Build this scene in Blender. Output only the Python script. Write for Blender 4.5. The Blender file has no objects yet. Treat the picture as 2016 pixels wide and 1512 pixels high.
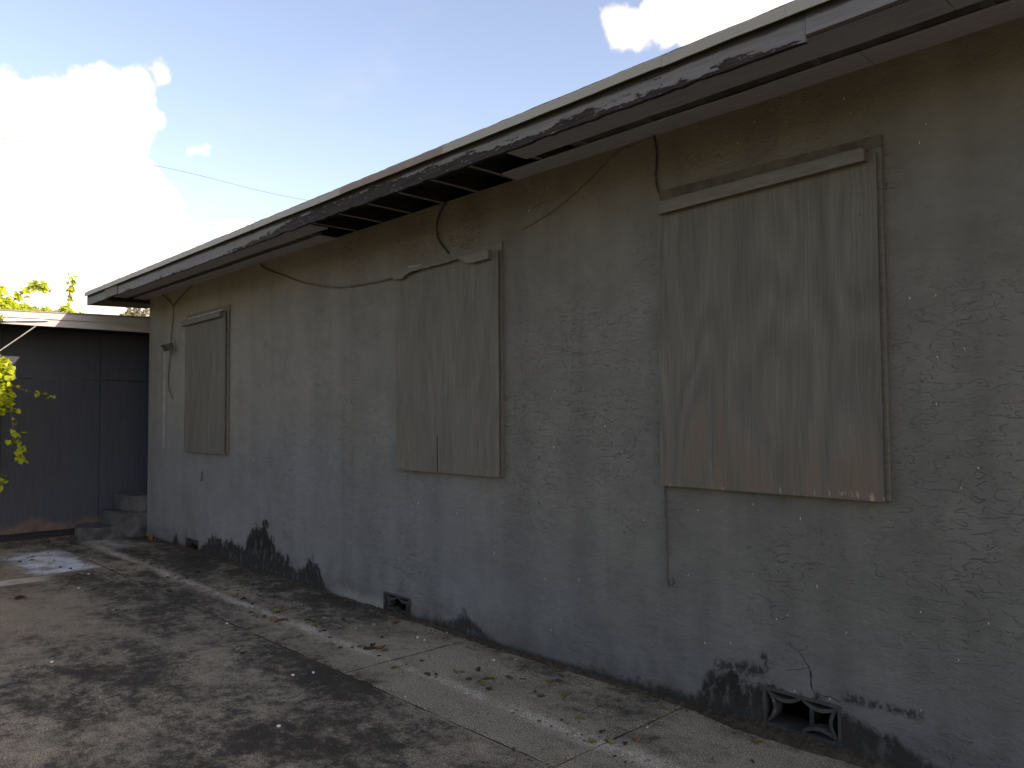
import bpy, bmesh, math, random
from mathutils import Vector, Matrix, noise as mnoise

random.seed(11)
S = bpy.context.scene
COL = S.collection
R_ = math.radians

# ------------------------------------------------------------------ camera
cam_d = bpy.data.cameras.new('camera')
cam_d.sensor_width = 36.0
cam_d.lens = 1522.2 / 2016 * 36.0
cam_d.clip_start = 0.05
cam_d.clip_end = 2000
cam = bpy.data.objects.new('camera', cam_d)
COL.objects.link(cam)
cr = Vector((0.68969, 0.72408, -0.00624)); cu = Vector((0.03387, -0.02364, 0.99915)); cf = Vector((-0.72332, 0.68931, 0.04083))
cm = Matrix((cr, cu, -cf)).transposed().to_4x4()
cm.translation = Vector((0.0, -3.778, 1.65))
cam.matrix_world = cm
S.camera = cam

# ------------------------------------------------------------------ sun and sky
TO_SUN = Vector((1.90, 0.69, 1.0)).normalized()
ELEV = math.asin(TO_SUN.z)
AZ = math.atan2(TO_SUN.x, TO_SUN.y)
sun_d = bpy.data.lights.new('sun', 'SUN')
sun_d.energy = 4.0
sun_d.angle = R_(0.53)
sun_d.color = (1.0, 0.95, 0.86)
sun = bpy.data.objects.new('sun', sun_d)
sun.rotation_euler = (-TO_SUN).to_track_quat('-Z', 'Y').to_euler()
sun.location = (6, 9, 14)
COL.objects.link(sun)

S.view_settings.view_transform = 'Standard'
S.view_settings.look = 'None'
S.view_settings.gamma = 1.0
S.view_settings.use_curve_mapping = False
S.view_settings.exposure = 1.18
S.view_settings.use_white_balance = True          # the phone balanced for open shade
S.view_settings.white_balance_temperature = 7600
S.view_settings.white_balance_tint = 22
S.render.engine = 'CYCLES'
S.cycles.max_bounces = 5
S.cycles.diffuse_bounces = 3
S.cycles.adaptive_threshold = 0.02


class NT:
    """short-hand for building node trees"""
    def __init__(s, tree):
        s.t = tree; s.n = tree.nodes; s.n.clear()
    def put(s, sock, v):
        if v is None: return
        if isinstance(v, bpy.types.NodeSocket): s.t.links.new(v, sock)
        elif isinstance(v, (tuple, list)):
            v = tuple(v)
            if sock.type == 'RGBA' and len(v) == 3: v = v + (1.0,)
            sock.default_value = v
        else: sock.default_value = v
    def node(s, typ, **kw):
        nd = s.n.new(typ)
        for k, v in kw.items(): setattr(nd, k, v)
        return nd
    def math(s, op, a, b=None, clamp=False):
        nd = s.node('ShaderNodeMath', operation=op, use_clamp=clamp)
        s.put(nd.inputs[0], a); s.put(nd.inputs[1], b)
        return nd.outputs[0]
    def add(s, a, b): return s.math('ADD', a, b)
    def sub(s, a, b): return s.math('SUBTRACT', a, b)
    def mul(s, a, b): return s.math('MULTIPLY', a, b)
    def mx(s, a, b): return s.math('MAXIMUM', a, b)
    def mn(s, a, b): return s.math('MINIMUM', a, b)
    def ab(s, a): return s.math('ABSOLUTE', a)
    def step(s, v, lo, hi, a=0.0, b=1.0):
        nd = s.node('ShaderNodeMapRange', interpolation_type='SMOOTHSTEP')
        s.put(nd.inputs['Value'], v); s.put(nd.inputs['From Min'], lo); s.put(nd.inputs['From Max'], hi)
        s.put(nd.inputs['To Min'], a); s.put(nd.inputs['To Max'], b)
        return nd.outputs[0]
    def band(s, v, lo, hi, soft):
        return s.mul(s.step(v, lo - soft, lo + soft), s.step(v, hi - soft, hi + soft, 1.0, 0.0))
    def coord(s, which='Object'): return s.node('ShaderNodeTexCoord').outputs[which]
    def xyz(s, v):
        nd = s.node('ShaderNodeSeparateXYZ'); s.put(nd.inputs[0], v); return nd.outputs
    def comb(s, x, y, z):
        nd = s.node('ShaderNodeCombineXYZ')
        for i, v in enumerate((x, y, z)): s.put(nd.inputs[i], v)
        return nd.outputs[0]
    def scale(s, v, sc, loc=(0, 0, 0)):
        nd = s.node('ShaderNodeMapping'); s.put(nd.inputs['Vector'], v)
        nd.inputs['Scale'].default_value = sc; nd.inputs['Location'].default_value = loc
        return nd.outputs[0]
    def noise(s, v, sc=1.0, det=4.0, rough=0.55, dist=0.0, col=False):
        nd = s.node('ShaderNodeTexNoise'); s.put(nd.inputs['Vector'], v)
        nd.inputs['Scale'].default_value = sc; nd.inputs['Detail'].default_value = det
        nd.inputs['Roughness'].default_value = rough; nd.inputs['Distortion'].default_value = dist
        return nd.outputs['Color' if col else 'Fac']
    def vor(s, v, sc=1.0, feature='F1', out='Distance'):
        nd = s.node('ShaderNodeTexVoronoi', feature=feature); s.put(nd.inputs['Vector'], v)
        nd.inputs['Scale'].default_value = sc
        return nd.outputs[out]
    def mix(s, f, a, b, mode='MIX'):
        nd = s.node('ShaderNodeMix', data_type='RGBA', blend_type=mode)
        s.put(nd.inputs[0], f); s.put(nd.inputs[6], a); s.put(nd.inputs[7], b)
        return nd.outputs[2]
    def gain(s, c, f):
        """colour times a value"""
        return s.mix(1.0, c, s.comb(f, f, f), 'MULTIPLY')
    def bump(s, h, strength=0.5, dist=0.01, normal=None):
        nd = s.node('ShaderNodeBump'); s.put(nd.inputs['Height'], h)
        nd.inputs['Strength'].default_value = strength; nd.inputs['Distance'].default_value = dist
        s.put(nd.inputs['Normal'], normal)
        return nd.outputs[0]
    def curve(s, v, pts):
        nd = s.node('ShaderNodeFloatCurve'); s.put(nd.inputs['Value'], v)
        c = nd.mapping.curves[0]
        while len(c.points) > 2: c.points.remove(c.points[1])
        c.points[0].location = pts[0]; c.points[-1].location = pts[-1]
        for p in pts[1:-1]: c.points.new(*p)
        for p in c.points: p.handle_type = 'VECTOR'
        nd.mapping.update()
        return nd.outputs[0]


def material(name, build):
    m = bpy.data.materials.new(name); m.use_nodes = True
    g = NT(m.node_tree)
    out = g.node('ShaderNodeOutputMaterial')
    b = g.node('ShaderNodeBsdfPrincipled')
    b.inputs['Roughness'].default_value = 0.8
    b.inputs['Specular IOR Level'].default_value = 0.3
    g.t.links.new(b.outputs[0], out.inputs[0])
    g.out = out
    def setp(col=None, rough=None, normal=None, spec=None, metal=None):
        g.put(b.inputs['Base Color'], col); g.put(b.inputs['Roughness'], rough)
        g.put(b.inputs['Normal'], normal); g.put(b.inputs['Specular IOR Level'], spec); g.put(b.inputs['Metallic'], metal)
    g.bsdf = b
    build(g, setp)
    return m


# ---- world: physical sky with scattered cumulus
wd = bpy.data.worlds.new('World'); S.world = wd; wd.use_nodes = True
g = NT(wd.node_tree)
w_out = g.node('ShaderNodeOutputWorld'); w_bg = g.node('ShaderNodeBackground')
g.t.links.new(w_bg.outputs[0], w_out.inputs[0])
sky = g.node('ShaderNodeTexSky', sky_type='NISHITA')
sky.sun_disc = False
sky.sun_elevation = ELEV
sky.sun_rotation = AZ
sky.air_density = 1.0; sky.dust_density = 1.6; sky.ozone_density = 1.0; sky.altitude = 5
d = g.coord('Generated')
PUFFS = [(-0.9384, 0.2140, 0.2714, 0.0887), (-0.9031, 0.2639, 0.3388, 0.0414), (-0.9332, 0.1861, 0.3075, 0.0532), (-0.9169, 0.2528, 0.3087, 0.0473),
         (-0.9243, 0.3013, 0.2342, 0.0532), (-0.9608, 0.2108, 0.1802, 0.1537), (-0.9186, 0.3248, 0.2253, 0.0355), (-0.9430, 0.2890, 0.1649, 0.1064),
         (-0.8906, 0.2764, 0.3612, 0.0207), (-0.4629, 0.7561, 0.4627, 0.0591), (-0.4214, 0.7723, 0.4753, 0.0709), (-0.5429, 0.7106, 0.4475, 0.0266),
         (-0.5067, 0.7300, 0.4586, 0.0355), (-0.8761, 0.2997, 0.3777, 0.0095), (-0.8881, 0.3425, 0.3065, 0.0083)]
wob = g.noise(d, 8.0, 4.0, 0.55, 0.0, True)
dw = g.node('ShaderNodeVectorMath', operation='MULTIPLY_ADD')
g.put(dw.inputs[0], wob); dw.inputs[1].default_value = (0.05, 0.05, 0.05); g.put(dw.inputs[2], d)
field = None
for (px, py, pz, pr) in PUFFS:
    vd = g.node('ShaderNodeVectorMath', operation='DISTANCE')
    g.put(vd.inputs[0], dw.outputs[0]); vd.inputs[1].default_value = (px + 0.025, py + 0.025, pz + 0.025)
    f = g.mul(g.sub(pr, vd.outputs['Value']), 1.0)
    field = f if field is None else g.mx(field, f)
field = g.mx(field, g.mul(g.sub(g.noise(g.scale(d, (1, 1, 1.7), (0.7, 3.1, 1.4)), 2.4, 4.0, 0.5), 0.64), 1.2))
fine = g.sub(g.noise(d, 26.0, 5.0, 0.55), 0.5)
cl = g.step(g.add(field, g.mul(fine, 0.05)), -0.006, 0.011)
wisps = g.mul(g.step(g.noise(g.scale(d, (1.5, 1.5, 3.5)), 2.2, 4.0, 0.6), 0.58, 0.88), 0.12)
cl = g.mx(cl, wisps)
shade = g.step(g.noise(d, 7.0, 5.0, 0.5), 0.30, 0.58, 3.4, 5.0)
cloudc = g.comb(shade, g.mul(shade, 0.995), g.mul(shade, 0.985))
g.put(w_bg.inputs['Color'], g.mix(cl, sky.outputs[0], cloudc))
w_bg.inputs['Strength'].default_value = 0.15


# ------------------------------------------------------------------ geometry helpers
def link(o, parent=None, loc=None):
    COL.objects.link(o)
    if parent is not None:
        o.parent = parent
        if parent.type == 'EMPTY':
            o.location = -parent.location if loc is None else loc
    elif loc is not None: o.location = loc
    return o

def obj(name, bm, mat, parent=None, smooth=False, kind=None, label=None):
    me = bpy.data.meshes.new(name)
    if isinstance(bm, tuple): me.from_pydata(bm[0], [], bm[1])
    else:
        bmesh.ops.recalc_face_normals(bm, faces=bm.faces)
        bm.to_mesh(me); bm.free()
    me.materials.append(mat)
    if smooth:
        for p in me.polygons: p.use_smooth = True
    o = bpy.data.objects.new(name, me)
    if kind: o['kind'] = kind
    if label: o['label'] = label
    return link(o, parent)

def tag(o, label, cat=None, group=None, kind=None):
    o['label'] = label
    if cat: o['category'] = cat
    if group: o['group'] = group
    if kind: o['kind'] = kind
    return o

def thing(name, label, cat, loc=(0, 0, 0), group=None):
    o = bpy.data.objects.new(name, None); o.empty_display_size = 0.1
    COL.objects.link(o); o.location = loc
    return tag(o, label, cat, group)

def box(bm, x0, x1, y0, y1, z0, z1, bev=0.0, seg=1):
    vs = [bm.verts.new(p) for p in ((x0, y0, z0), (x1, y0, z0), (x1, y1, z0), (x0, y1, z0), (x0, y0, z1), (x1, y0, z1), (x1, y1, z1), (x0, y1, z1))]
    fs = [bm.faces.new([vs[i] for i in q]) for q in ((0, 3, 2, 1), (4, 5, 6, 7), (0, 1, 5, 4), (1, 2, 6, 5), (2, 3, 7, 6), (3, 0, 4, 7))]
    if bev:
        es = list({e for f in fs for e in f.edges})
        bmesh.ops.bevel(bm, geom=es, offset=bev, segments=seg, affect='EDGES')
    return vs

def bbox(*a, bev=0.0, seg=1):
    bm = bmesh.new(); box(bm, *a, bev=bev, seg=seg); return bm

def prism(pts, f0, f1):
    """polygon pts (2-D) swept between the maps f0 and f1 (2-D -> 3-D)"""
    bm = bmesh.new()
    a = [bm.verts.new(f0(*p)) for p in pts]; b = [bm.verts.new(f1(*p)) for p in pts]
    bm.faces.new(a); bm.faces.new(b[::-1])
    n = len(pts)
    for i in range(n): bm.faces.new((a[i], b[i], b[(i + 1) % n], a[(i + 1) % n]))
    bmesh.ops.triangulate(bm, faces=[f for f in bm.faces if len(f.verts) > 4])
    return bm

def smooth_path(pts, k=4):
    P = [Vector(p) for p in pts]; out = []
    for i in range(len(P) - 1):
        a, b, c, e = P[max(i - 1, 0)], P[i], P[i + 1], P[min(i + 2, len(P) - 1)]
        for j in range(k):
            t = j / k
            out.append(0.5 * ((2 * b) + (c - a) * t + (2 * a - 5 * b + 4 * c - e) * t * t + (3 * b - a - 3 * c + e) * t ** 3))
    out.append(P[-1])
    return out

def tube(pts, r, seg=6, bm=None, taper=1.0):
    bm = bm or bmesh.new(); P = [Vector(p) for p in pts]; rings = []
    for i, p in enumerate(P):
        t = (P[min(i + 1, len(P) - 1)] - P[max(i - 1, 0)]).normalized()
        u = t.cross(Vector((0, 0, 1)))
        if u.length < 1e-3: u = t.cross(Vector((1, 0, 0)))
        u.normalize(); v = t.cross(u)
        rr = r * (1 + (taper - 1) * i / max(len(P) - 1, 1))
        rings.append([bm.verts.new(p + rr * (math.cos(2 * math.pi * k / seg) * u + math.sin(2 * math.pi * k / seg) * v)) for k in range(seg)])
    for a, b in zip(rings, rings[1:]):
        for k in range(seg): bm.faces.new((a[k], a[(k + 1) % seg], b[(k + 1) % seg], b[k]))
    bm.faces.new(rings[0][::-1]); bm.faces.new(rings[-1])
    return bm

def fbm(x, y, z=0.0):
    return mnoise.fractal(Vector((x, y, z)), 1.0, 2.0, 4)


# ------------------------------------------------------------------ materials
MILDEW = [(-11.4, .02), (-10.4, .02), (-10.27, .19), (-10.15, .05), (-9.5, .05), (-9.3, .15), (-9.0, .29), (-8.8, .2), (-8.6, .3), (-8.35, .2),
          (-8.15, .36), (-8.0, .5), (-7.7, .52), (-7.5, .3), (-7.25, .23), (-7.1, .14), (-6.9, .2), (-6.77, .31), (-6.65, .25), (-6.52, .08), (-6.4, .02),
          (-5.7, .01), (-5.1, .05), (-4.7, .10), (-4.43, .18), (-4.3, .1), (-4.1, .02), (-3.4, .03), (-3.0, .06), (-2.62, .08), (-2.5, .07),
          (-2.38, .22), (-2.2, .25), (-2.05, .26), (-1.85, .22), (-1.68, .22), (-1.5, .17), (-1.3, .10), (-1.1, .02), (-0.6, .03)]

def b_stucco(g, setp):
    P = g.coord(); x, y, z = g.xyz(P)
    big = g.noise(g.scale(P, (0.55, 1, 0.55)), 1.0, 4, 0.55)
    streak = g.noise(g.scale(P, (3.2, 1, 0.22)), 1.0, 4, 0.6)
    blot = g.noise(P, 4.0, 6, 0.68)
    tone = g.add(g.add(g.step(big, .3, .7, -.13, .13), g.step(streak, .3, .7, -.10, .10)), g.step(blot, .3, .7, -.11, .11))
    # warm-to-cool shift of the light painted in: cooler grey low and left, warmer above
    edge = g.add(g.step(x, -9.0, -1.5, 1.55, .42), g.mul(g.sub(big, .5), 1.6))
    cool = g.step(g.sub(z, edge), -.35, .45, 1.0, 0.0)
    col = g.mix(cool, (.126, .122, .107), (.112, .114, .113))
    tone = g.add(tone, g.step(x, -10.0, -3.0, .42, .0))  # left end lightened, a painted falloff of light along the wall
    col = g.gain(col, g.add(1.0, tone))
    # skip-trowel wrinkles: thin contour lines of a stretched noise, in patches
    gap = g.noise(P, 12.0, 4, 0.65)
    va = g.node('ShaderNodeVectorMath', operation='MULTIPLY_ADD'); g.put(va.inputs[0], g.noise(P, 13.0, 3, 0.6, 0, True))
    va.inputs[1].default_value = (.055, .055, .055); g.put(va.inputs[2], P)
    Pw = va.outputs[0]
    w1 = g.noise(g.scale(Pw, (4.2, 1, 12.0)), 1.0, 2.5, 0.5)
    w2 = g.noise(g.scale(Pw, (11.0, 1, 24.0), (7, 0, 3)), 1.0, 1.5, 0.5)
    l1 = g.mul(g.step(g.ab(g.sub(w1, .5)), .0, .013, 1, 0), g.step(gap, .47, .56))
    l2 = g.mul(g.step(g.ab(g.sub(w2, .5)), .0, .020, 1, 0), g.step(gap, .43, .52, 1, 0))
    patch = g.step(g.noise(g.scale(P, (1.5, 1, 1.2), (2.3, 0, 1.1)), 1.0, 4, 0.65), .46, .64)
    z1 = g.mul(g.band(x, -3.95, -2.72, .25), g.band(z, 1.15, 2.45, .35))
    z2 = g.mul(g.band(x, -7.0, -5.35, .35), g.band(z, .7, 2.2, .4))
    z3 = g.mul(g.band(x, -1.5, -.2, .25), g.band(z, .5, 2.4, .4))
    patch = g.mx(patch, g.mul(g.mx(g.mx(z1, g.mul(z2, .8)), g.mul(z3, .7)), g.step(blot, .36, .56)))
    wr = g.mul(g.mx(l1, l2), g.add(g.mul(patch, .85), .12))
    col = g.mix(g.mul(wr, .42), col, (.035, .034, .033))  # cavity shade and grime painted into the wrinkle lines
    # mildew rising from the ground in ragged tongues
    h = g.curve(g.math('DIVIDE', g.add(x, 12.0), 12.0, True), [(0, .02)] + [((a + 12) / 12, b) for a, b in MILDEW] + [(1, .03)])
    vs = g.noise(g.scale(P, (6.5, 1, 4.2)), 1.0, 6, 0.70)
    vf = g.noise(g.scale(P, (36, 1, 22)), 1.0, 3, 0.65)
    cl = g.noise(P, 7.0, 4, .65)
    m = g.add(g.sub(h, z), g.mul(g.sub(vs, .5), g.add(g.mul(h, 1.2), .03)))
    m = g.add(m, g.mul(g.sub(cl, .52), g.add(g.mul(h, 1.1), .03)))
    m = g.add(m, g.mul(g.sub(vf, .5), .12))
    mold = g.step(m, -.03, .045)
    thin = g.step(g.noise(g.scale(P, (16, 1, 7), (1, 0, 9)), 1.0, 5, .65), .34, .50, .58, 1.0)
    mold = g.mul(mold, thin)
    # horizontal mouldy ledges on both sides of the nearest vent
    ed = g.mul(g.sub(g.noise(g.scale(P, (20, 1, 14)), 1.0, 4, .75), .5), .13)
    fz = g.step(vf, .36, .55)
    la = g.mul(g.band(g.add(x, ed), -2.37, -2.05, .02), g.band(g.sub(g.add(z, ed), g.mul(g.add(x, 2.2), .12)), .262, .322, .022))
    lb = g.mul(g.band(g.add(x, ed), -1.66, -1.30, .02), g.band(g.add(z, g.mul(ed, .7)), .262, .300, .016))
    lc = g.mul(g.band(g.add(x, g.mul(ed, .5)), -2.085, -2.045, .012), g.band(g.add(z, ed), .32, .40, .02))
    mold = g.mx(mold, g.mul(g.mul(g.mx(g.mx(la, lb), lc), .85), fz))
    col = g.mix(g.mul(mold, .96), col, (.0085, .0075, .007))
    spl = g.step(g.add(z, g.mul(g.sub(blot, .5), .45)), .0, .30, .38, 0.0)
    col = g.mix(spl, col, (.045, .042, .037))
    dirt = g.step(g.add(z, g.mul(g.sub(vf, .5), .10)), .01, .055, 1, 0)
    col = g.mix(g.mul(dirt, .75), col, (.018, .016, .013))
    pale = g.mul(g.band(x, -6.35, -5.35, .25), g.step(g.add(z, g.mul(g.sub(vs, .5), .12)), .02, .14, 1, 0))
    col = g.mix(g.mul(pale, .40), col, (.36, .34, .30))
    # lime run below the lamp
    rx = g.ab(g.add(g.add(x, 10.735), g.mul(g.sub(streak, .5), .02)))
    run = g.mul(g.mul(g.step(rx, .010, .05, 1, 0), g.band(z, 1.25, 2.54, .06)), g.step(cl, .35, .6, .25, .9))
    col = g.mix(g.mul(run, .75), col, (.34, .34, .33))
    fine = g.noise(P, 80.0, 3, .65)
    hgt = g.add(g.add(g.mul(g.noise(g.scale(P, (13, 13, 19)), 1.0, 6, .68), .017), g.mul(fine, .0026)), g.mul(wr, -.0055))
    setp(col, .88, g.bump(hgt, 1.0, 1.0), .25)

def concrete_common(g, P):
    sp = g.noise(P, 130.0, 3, .75)
    rough = g.noise(P, 30.0, 4, .65)
    n = g.bump(g.add(g.mul(rough, .005), g.mul(sp, .0035)), .8, 1.0)
    return sp, rough, n

def b_slab(g, setp):
    P = g.coord(); x, y, z = g.xyz(P)
    sp, rough, nrm = concrete_common(g, P)
    big = g.noise(g.scale(P, (.75, 1.25, 1), (4.3, 2.1, 0)), 1.0, 6, .60, .4)
    med = g.noise(g.scale(P, (3.2, 4.2, 1)), 1.0, 6, .68)
    grit = g.noise(P, 11.0, 6, .75)
    near = g.step(y, -.62, -.05, 0, .12)
    walk = g.mul(g.step(y, -1.13, -1.07), g.step(x, -6.5, -4.0))
    clean = g.mul(g.step(x, -7.6, -5.6, 1, 0), g.step(y, -2.0, -1.25, 1, 0))
    v = g.add(g.add(g.mul(g.sub(big, .5), .85), near), g.mul(g.sub(med, .5), .65))
    v = g.add(v, g.add(g.mul(g.sub(grit, .5), .75), g.mul(g.sub(rough, .5), .35)))
    v = g.sub(v, g.add(g.mul(clean, .12), g.mul(walk, .20)))
    blot = g.mul(g.band(x, -5.3, -3.9, .25), g.band(y, -1.45, -1.0, .14))
    v = g.add(v, g.mul(blot, .13))
    tan = g.mix(g.step(g.noise(P, 1.3, 3), .35, .65), (.262, .220, .156), (.215, .185, .136))
    tan = g.mix(g.mul(clean, .7), tan, (.185, .144, .094))
    alg = g.step(v, -.28, .12)
    deep = g.step(v, -.06, .17)
    col = g.mix(g.mul(alg, .80), tan, (.062, .052, .037))
    col = g.mix(g.mul(deep, .80), col, (.0165, .0142, .0112))
    # drip line under the eave, washed clean
    dl = g.ab(g.add(g.add(y, .735), g.mul(g.sub(g.noise(g.scale(P, (1.4, 0, 0)), 1.0, 4), .5), .14)))
    wid = g.step(big, .3, .7, .05, .15)
    drip = g.mul(g.step(dl, .0, wid, 1, 0), g.step(g.add(g.mul(g.add(med, big), .5), g.mul(g.sub(rough, .5), .7)), .36, .62))
    drip = g.mul(drip, g.step(x, -11.4, -10.8))
    col = g.mix(g.mul(drip, .72), col, (.52, .46, .37))
    # spilled white paint near the steps and a pale strip at the joint
    wob = g.mul(g.sub(g.noise(P, 2.6, 4, .6), .5), .8)
    xa = g.add(x, wob); ya = g.add(y, g.mul(wob, .7))
    spill = g.mul(g.band(xa, -11.0, -9.42, .16), g.band(ya, -1.75, -1.16, .12))
    spill = g.mul(spill, g.step(med, .30, .60))
    spill = g.mul(spill, g.step(x, -9.40, -9.385, 1, 0))
    col = g.mix(g.mul(spill, .85), col, (.50, .53, .56))
    strip = g.mul(g.band(g.add(x, g.mul(wob, .04)), -9.36, -9.05, .03), g.step(g.add(y, g.mul(wob, .3)), -1.95, -1.5, 1, 0))
    col = g.mix(g.mul(strip, .7), col, (.42, .37, .30))
    splash = g.mul(g.band(x, -11.6, -10.6, .2), g.band(y, -.75, -.3, .15))
    col = g.mix(g.mul(g.mul(splash, g.step(med, .4, .6)), .5), col, (.40, .41, .41))
    col = g.gain(col, g.step(sp, .36, .64, .30, 1.80))
    moss = g.mul(g.step(g.noise(P, 2.3, 4, .6), .55, .72), .35)
    col = g.mix(moss, col, (.060, .060, .030))
    setp(col, .88, nrm, .25)

def b_soil(g, setp):
    P = g.coord(); n = g.noise(P, 30, 5, .7); n2 = g.noise(P, 3, 4)
    col = g.mix(n2, (.035, .028, .020), (.06, .048, .034))
    col = g.gain(col, g.step(n, .3, .7, .6, 1.4))
    setp(col, .95, g.bump(n, .8, .02), .1)

def b_yard(g, setp):
    P = g.coord(); n = g.noise(P, 9, 6, .7); n2 = g.noise(P, .35, 5, .6)
    col = g.mix(g.step(n2, .35, .65), (.105, .105, .035), (.30, .225, .135))
    col = g.gain(col, g.step(n, .3, .7, .65, 1.35))
    setp(col, .95, g.bump(n, .8, .05), .1)

def ply(wear, warm):
    def b(g, setp):
        P = g.coord(); x, y, z = g.xyz(P)
        warp = g.noise(g.scale(P, (1.6, 1, .7)), 1.0, 3, .5)
        mv = g.mul(g.sub(g.noise(g.scale(P, (1.8, 1, .9), (4, 0, 1)), 1.0, 3, .5), .5), .13)
        P = g.comb(g.add(x, mv), y, z)
        ring = g.math('SINE', g.mul(g.noise(g.scale(P, (2.2, 1, .60), (1.7, 0, 2.2)), 1.0, 1.5, .45, .0), 58.0))
        grain = g.noise(g.scale(P, (95, 1, 2.4)), 1.0, 4, .65)
        coarse = g.noise(g.scale(P, (8, 1, 1.1)), 1.0, 4, .6)
        paint = g.mix(warp, (.094, .090, .074), (.113, .108, .090))
        t = g.add(g.add(g.mul(ring, .10 if wear > .5 else .05), g.step(grain, .3, .7, -.16, .13)), g.step(coarse, .3, .7, -.09, .08))
        col = g.gain(paint, g.add(1.0, t))
        big = g.noise(g.scale(P, (1.5, 1, 1.1), (9, 0, 4)), 1.0, 4, .55)
        big = g.add(big, g.step(x, -2.5, -1.5, -.14, .10)) if wear > .5 else big
        w = g.mul(g.step(g.add(g.add(big, g.mul(g.sub(2.0, z), warm)), g.mul(ring, .05)), .50, .74), wear)
        w = g.mul(w, g.step(g.add(grain, g.mul(ring, .12)), .30, .65, .25, 1))
        col = g.mix(w, col, g.mix(grain, (.098, .068, .046), (.150, .112, .078)))
        pale = g.mul(g.step(g.noise(g.scale(P, (14, 1, 1.3), (3, 0, 8)), 1, 4, .6), .58, .72), g.step(big, .42, .56))
        col = g.mix(g.mul(pale, .34), col, (.185, .178, .155))
        dark = g.step(g.noise(g.scale(P, (34, 1, 5)), 1, 3, .6), .69, .77)
        col = g.mix(g.mul(dark, .40), col, (.035, .032, .03))
        chip = g.mul(g.step(z, 1.235, 1.30, 1, 0), g.step(g.noise(g.scale(P, (30, 1, 9)), 1, 3, .6), .60, .68))
        col = g.mix(g.mul(chip, .8 * min(1, wear * 1.6)), col, (.36, .28, .18))
        setp(col, .82, g.bump(g.add(g.mul(grain, .0012), g.mul(ring, .0002)), .8, 1.0), .25)
    return b

def b_trim(g, setp):
    P = g.coord(); n = g.noise(P, 5, 5, .6); f = g.noise(g.scale(P, (10, 60, 60)), 1, 4, .6)
    col = g.gain(g.mix(n, (.108, .102, .088), (.130, .122, .106)), g.step(f, .3, .7, .85, 1.12))
    setp(col, .8, g.bump(f, .25, .003), .28)

def b_cutwood(g, setp):
    P = g.coord(); f = g.noise(g.scale(P, (8, 80, 80)), 1, 4, .6)
    setp(g.gain((.30, .25, .19, 1) if False else g.mix(.5, (.30, .25, .19), (.24, .21, .17)), g.step(f, .3, .7, .7, 1.2)), .85, g.bump(f, .4, .004), .2)

PEEL = [(-11.6, .05), (-7.9, .1), (-7.2, .18), (-6.5, .30), (-6.0, .62), (-5.4, .92), (-4.6, .98), (-4.2, .80), (-3.7, .62), (-2.9, .56), (-2.3, .52), (-2.0, .44), (-1.7, .40), (-1.45, .20), (-1.2, .08), (-.6, .05)]
def b_fascia(g, setp):
    P = g.coord(); x, y, z = g.xyz(P)
    n = g.noise(P, 4, 5, .6); f = g.noise(g.scale(P, (6, 70, 70)), 1, 4, .6)
    paint = g.gain(g.mix(n, (.130, .129, .130), (.168, .166, .166)), g.step(f, .3, .7, .88, 1.1))
    prof = g.curve(g.math('DIVIDE', g.add(x, 12.0), 12.0, True), [(0, .05)] + [((a + 12) / 12, b) for a, b in PEEL] + [(1, .05)])
    zn = g.step(z, 3.165, 3.295, .30, -.42)          # the lower half of the board weathers first
    pe = g.add(g.add(prof, zn), g.mul(g.sub(g.noise(g.scale(P, (2.2, 5, 9)), 1, 6, .62), .5), 1.5))
    pe = g.add(pe, g.mul(g.sub(g.noise(g.scale(P, (14, 40, 60)), 1, 4, .65), .5), .75))
    peel = g.step(pe, .50, .535)
    wood = g.mix(g.step(g.noise(g.scale(P, (5, 50, 90)), 1, 4, .6), .35, .7), (.010, .008, .009), (.038, .029, .026))
    rust = g.step(g.noise(g.scale(P, (3.0, 20, 25), (2, 0, 0)), 1, 4, .6), .60, .72)
    wood = g.mix(g.mul(rust, .6), wood, (.13, .070, .042))
    flake = g.mul(g.step(pe, .53, .58, 1, 0), peel)
    col = g.mix(peel, paint, wood)
    fl = g.step(g.noise(g.scale(P, (26, 60, 80)), 1, 2, .5), .66, .70)
    col = g.mix(g.mul(g.mul(fl, peel), .6), col, (.20, .19, .18))
    top = g.step(g.add(z, g.mul(g.sub(g.noise(g.scale(P, (5, 1, 30)), 1, 4), .5), .03)), 3.258, 3.274)  # shadow under the drip edge painted as a dark strip
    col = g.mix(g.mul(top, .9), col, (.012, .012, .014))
    setp(col, .82, g.bump(g.add(g.mul(g.sub(1.0, peel), .7), g.mul(f, .3)), .6, .004), .25)

def b_drip(g, setp):
    P = g.coord(); x, y, z = g.xyz(P)
    n = g.noise(g.scale(P, (3, 1, 1)), 1, 5, .6)
    col = g.mix(n, (.225, .212, .170), (.29, .272, .222))
    prof = g.mx(g.mul(g.band(x, -4.97, -3.75, .05), .42), g.mul(g.band(x, -6.2, -3.4, .3), .06))
    r = g.add(prof, g.mul(g.sub(g.noise(g.scale(P, (9, 1, 4)), 1, 5, .65), .5), .9))
    rust = g.step(r, .17, .34)
    col = g.mix(g.mul(rust, .75), col, g.mix(g.noise(P, 20, 4), (.21, .105, .055), (.10, .06, .045)))
    run = g.step(g.noise(g.scale(P, (28, 1, 1.2)), 1, 4, .6), .60, .72)
    col = g.mix(g.mul(run, g.step(prof, 0.0, .2, .25, .75)), col, (.10, .11, .12))
    setp(col, .55, g.bump(g.noise(g.scale(P, (6, 1, 10)), 1, 3), .25, .01), .4)

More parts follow.
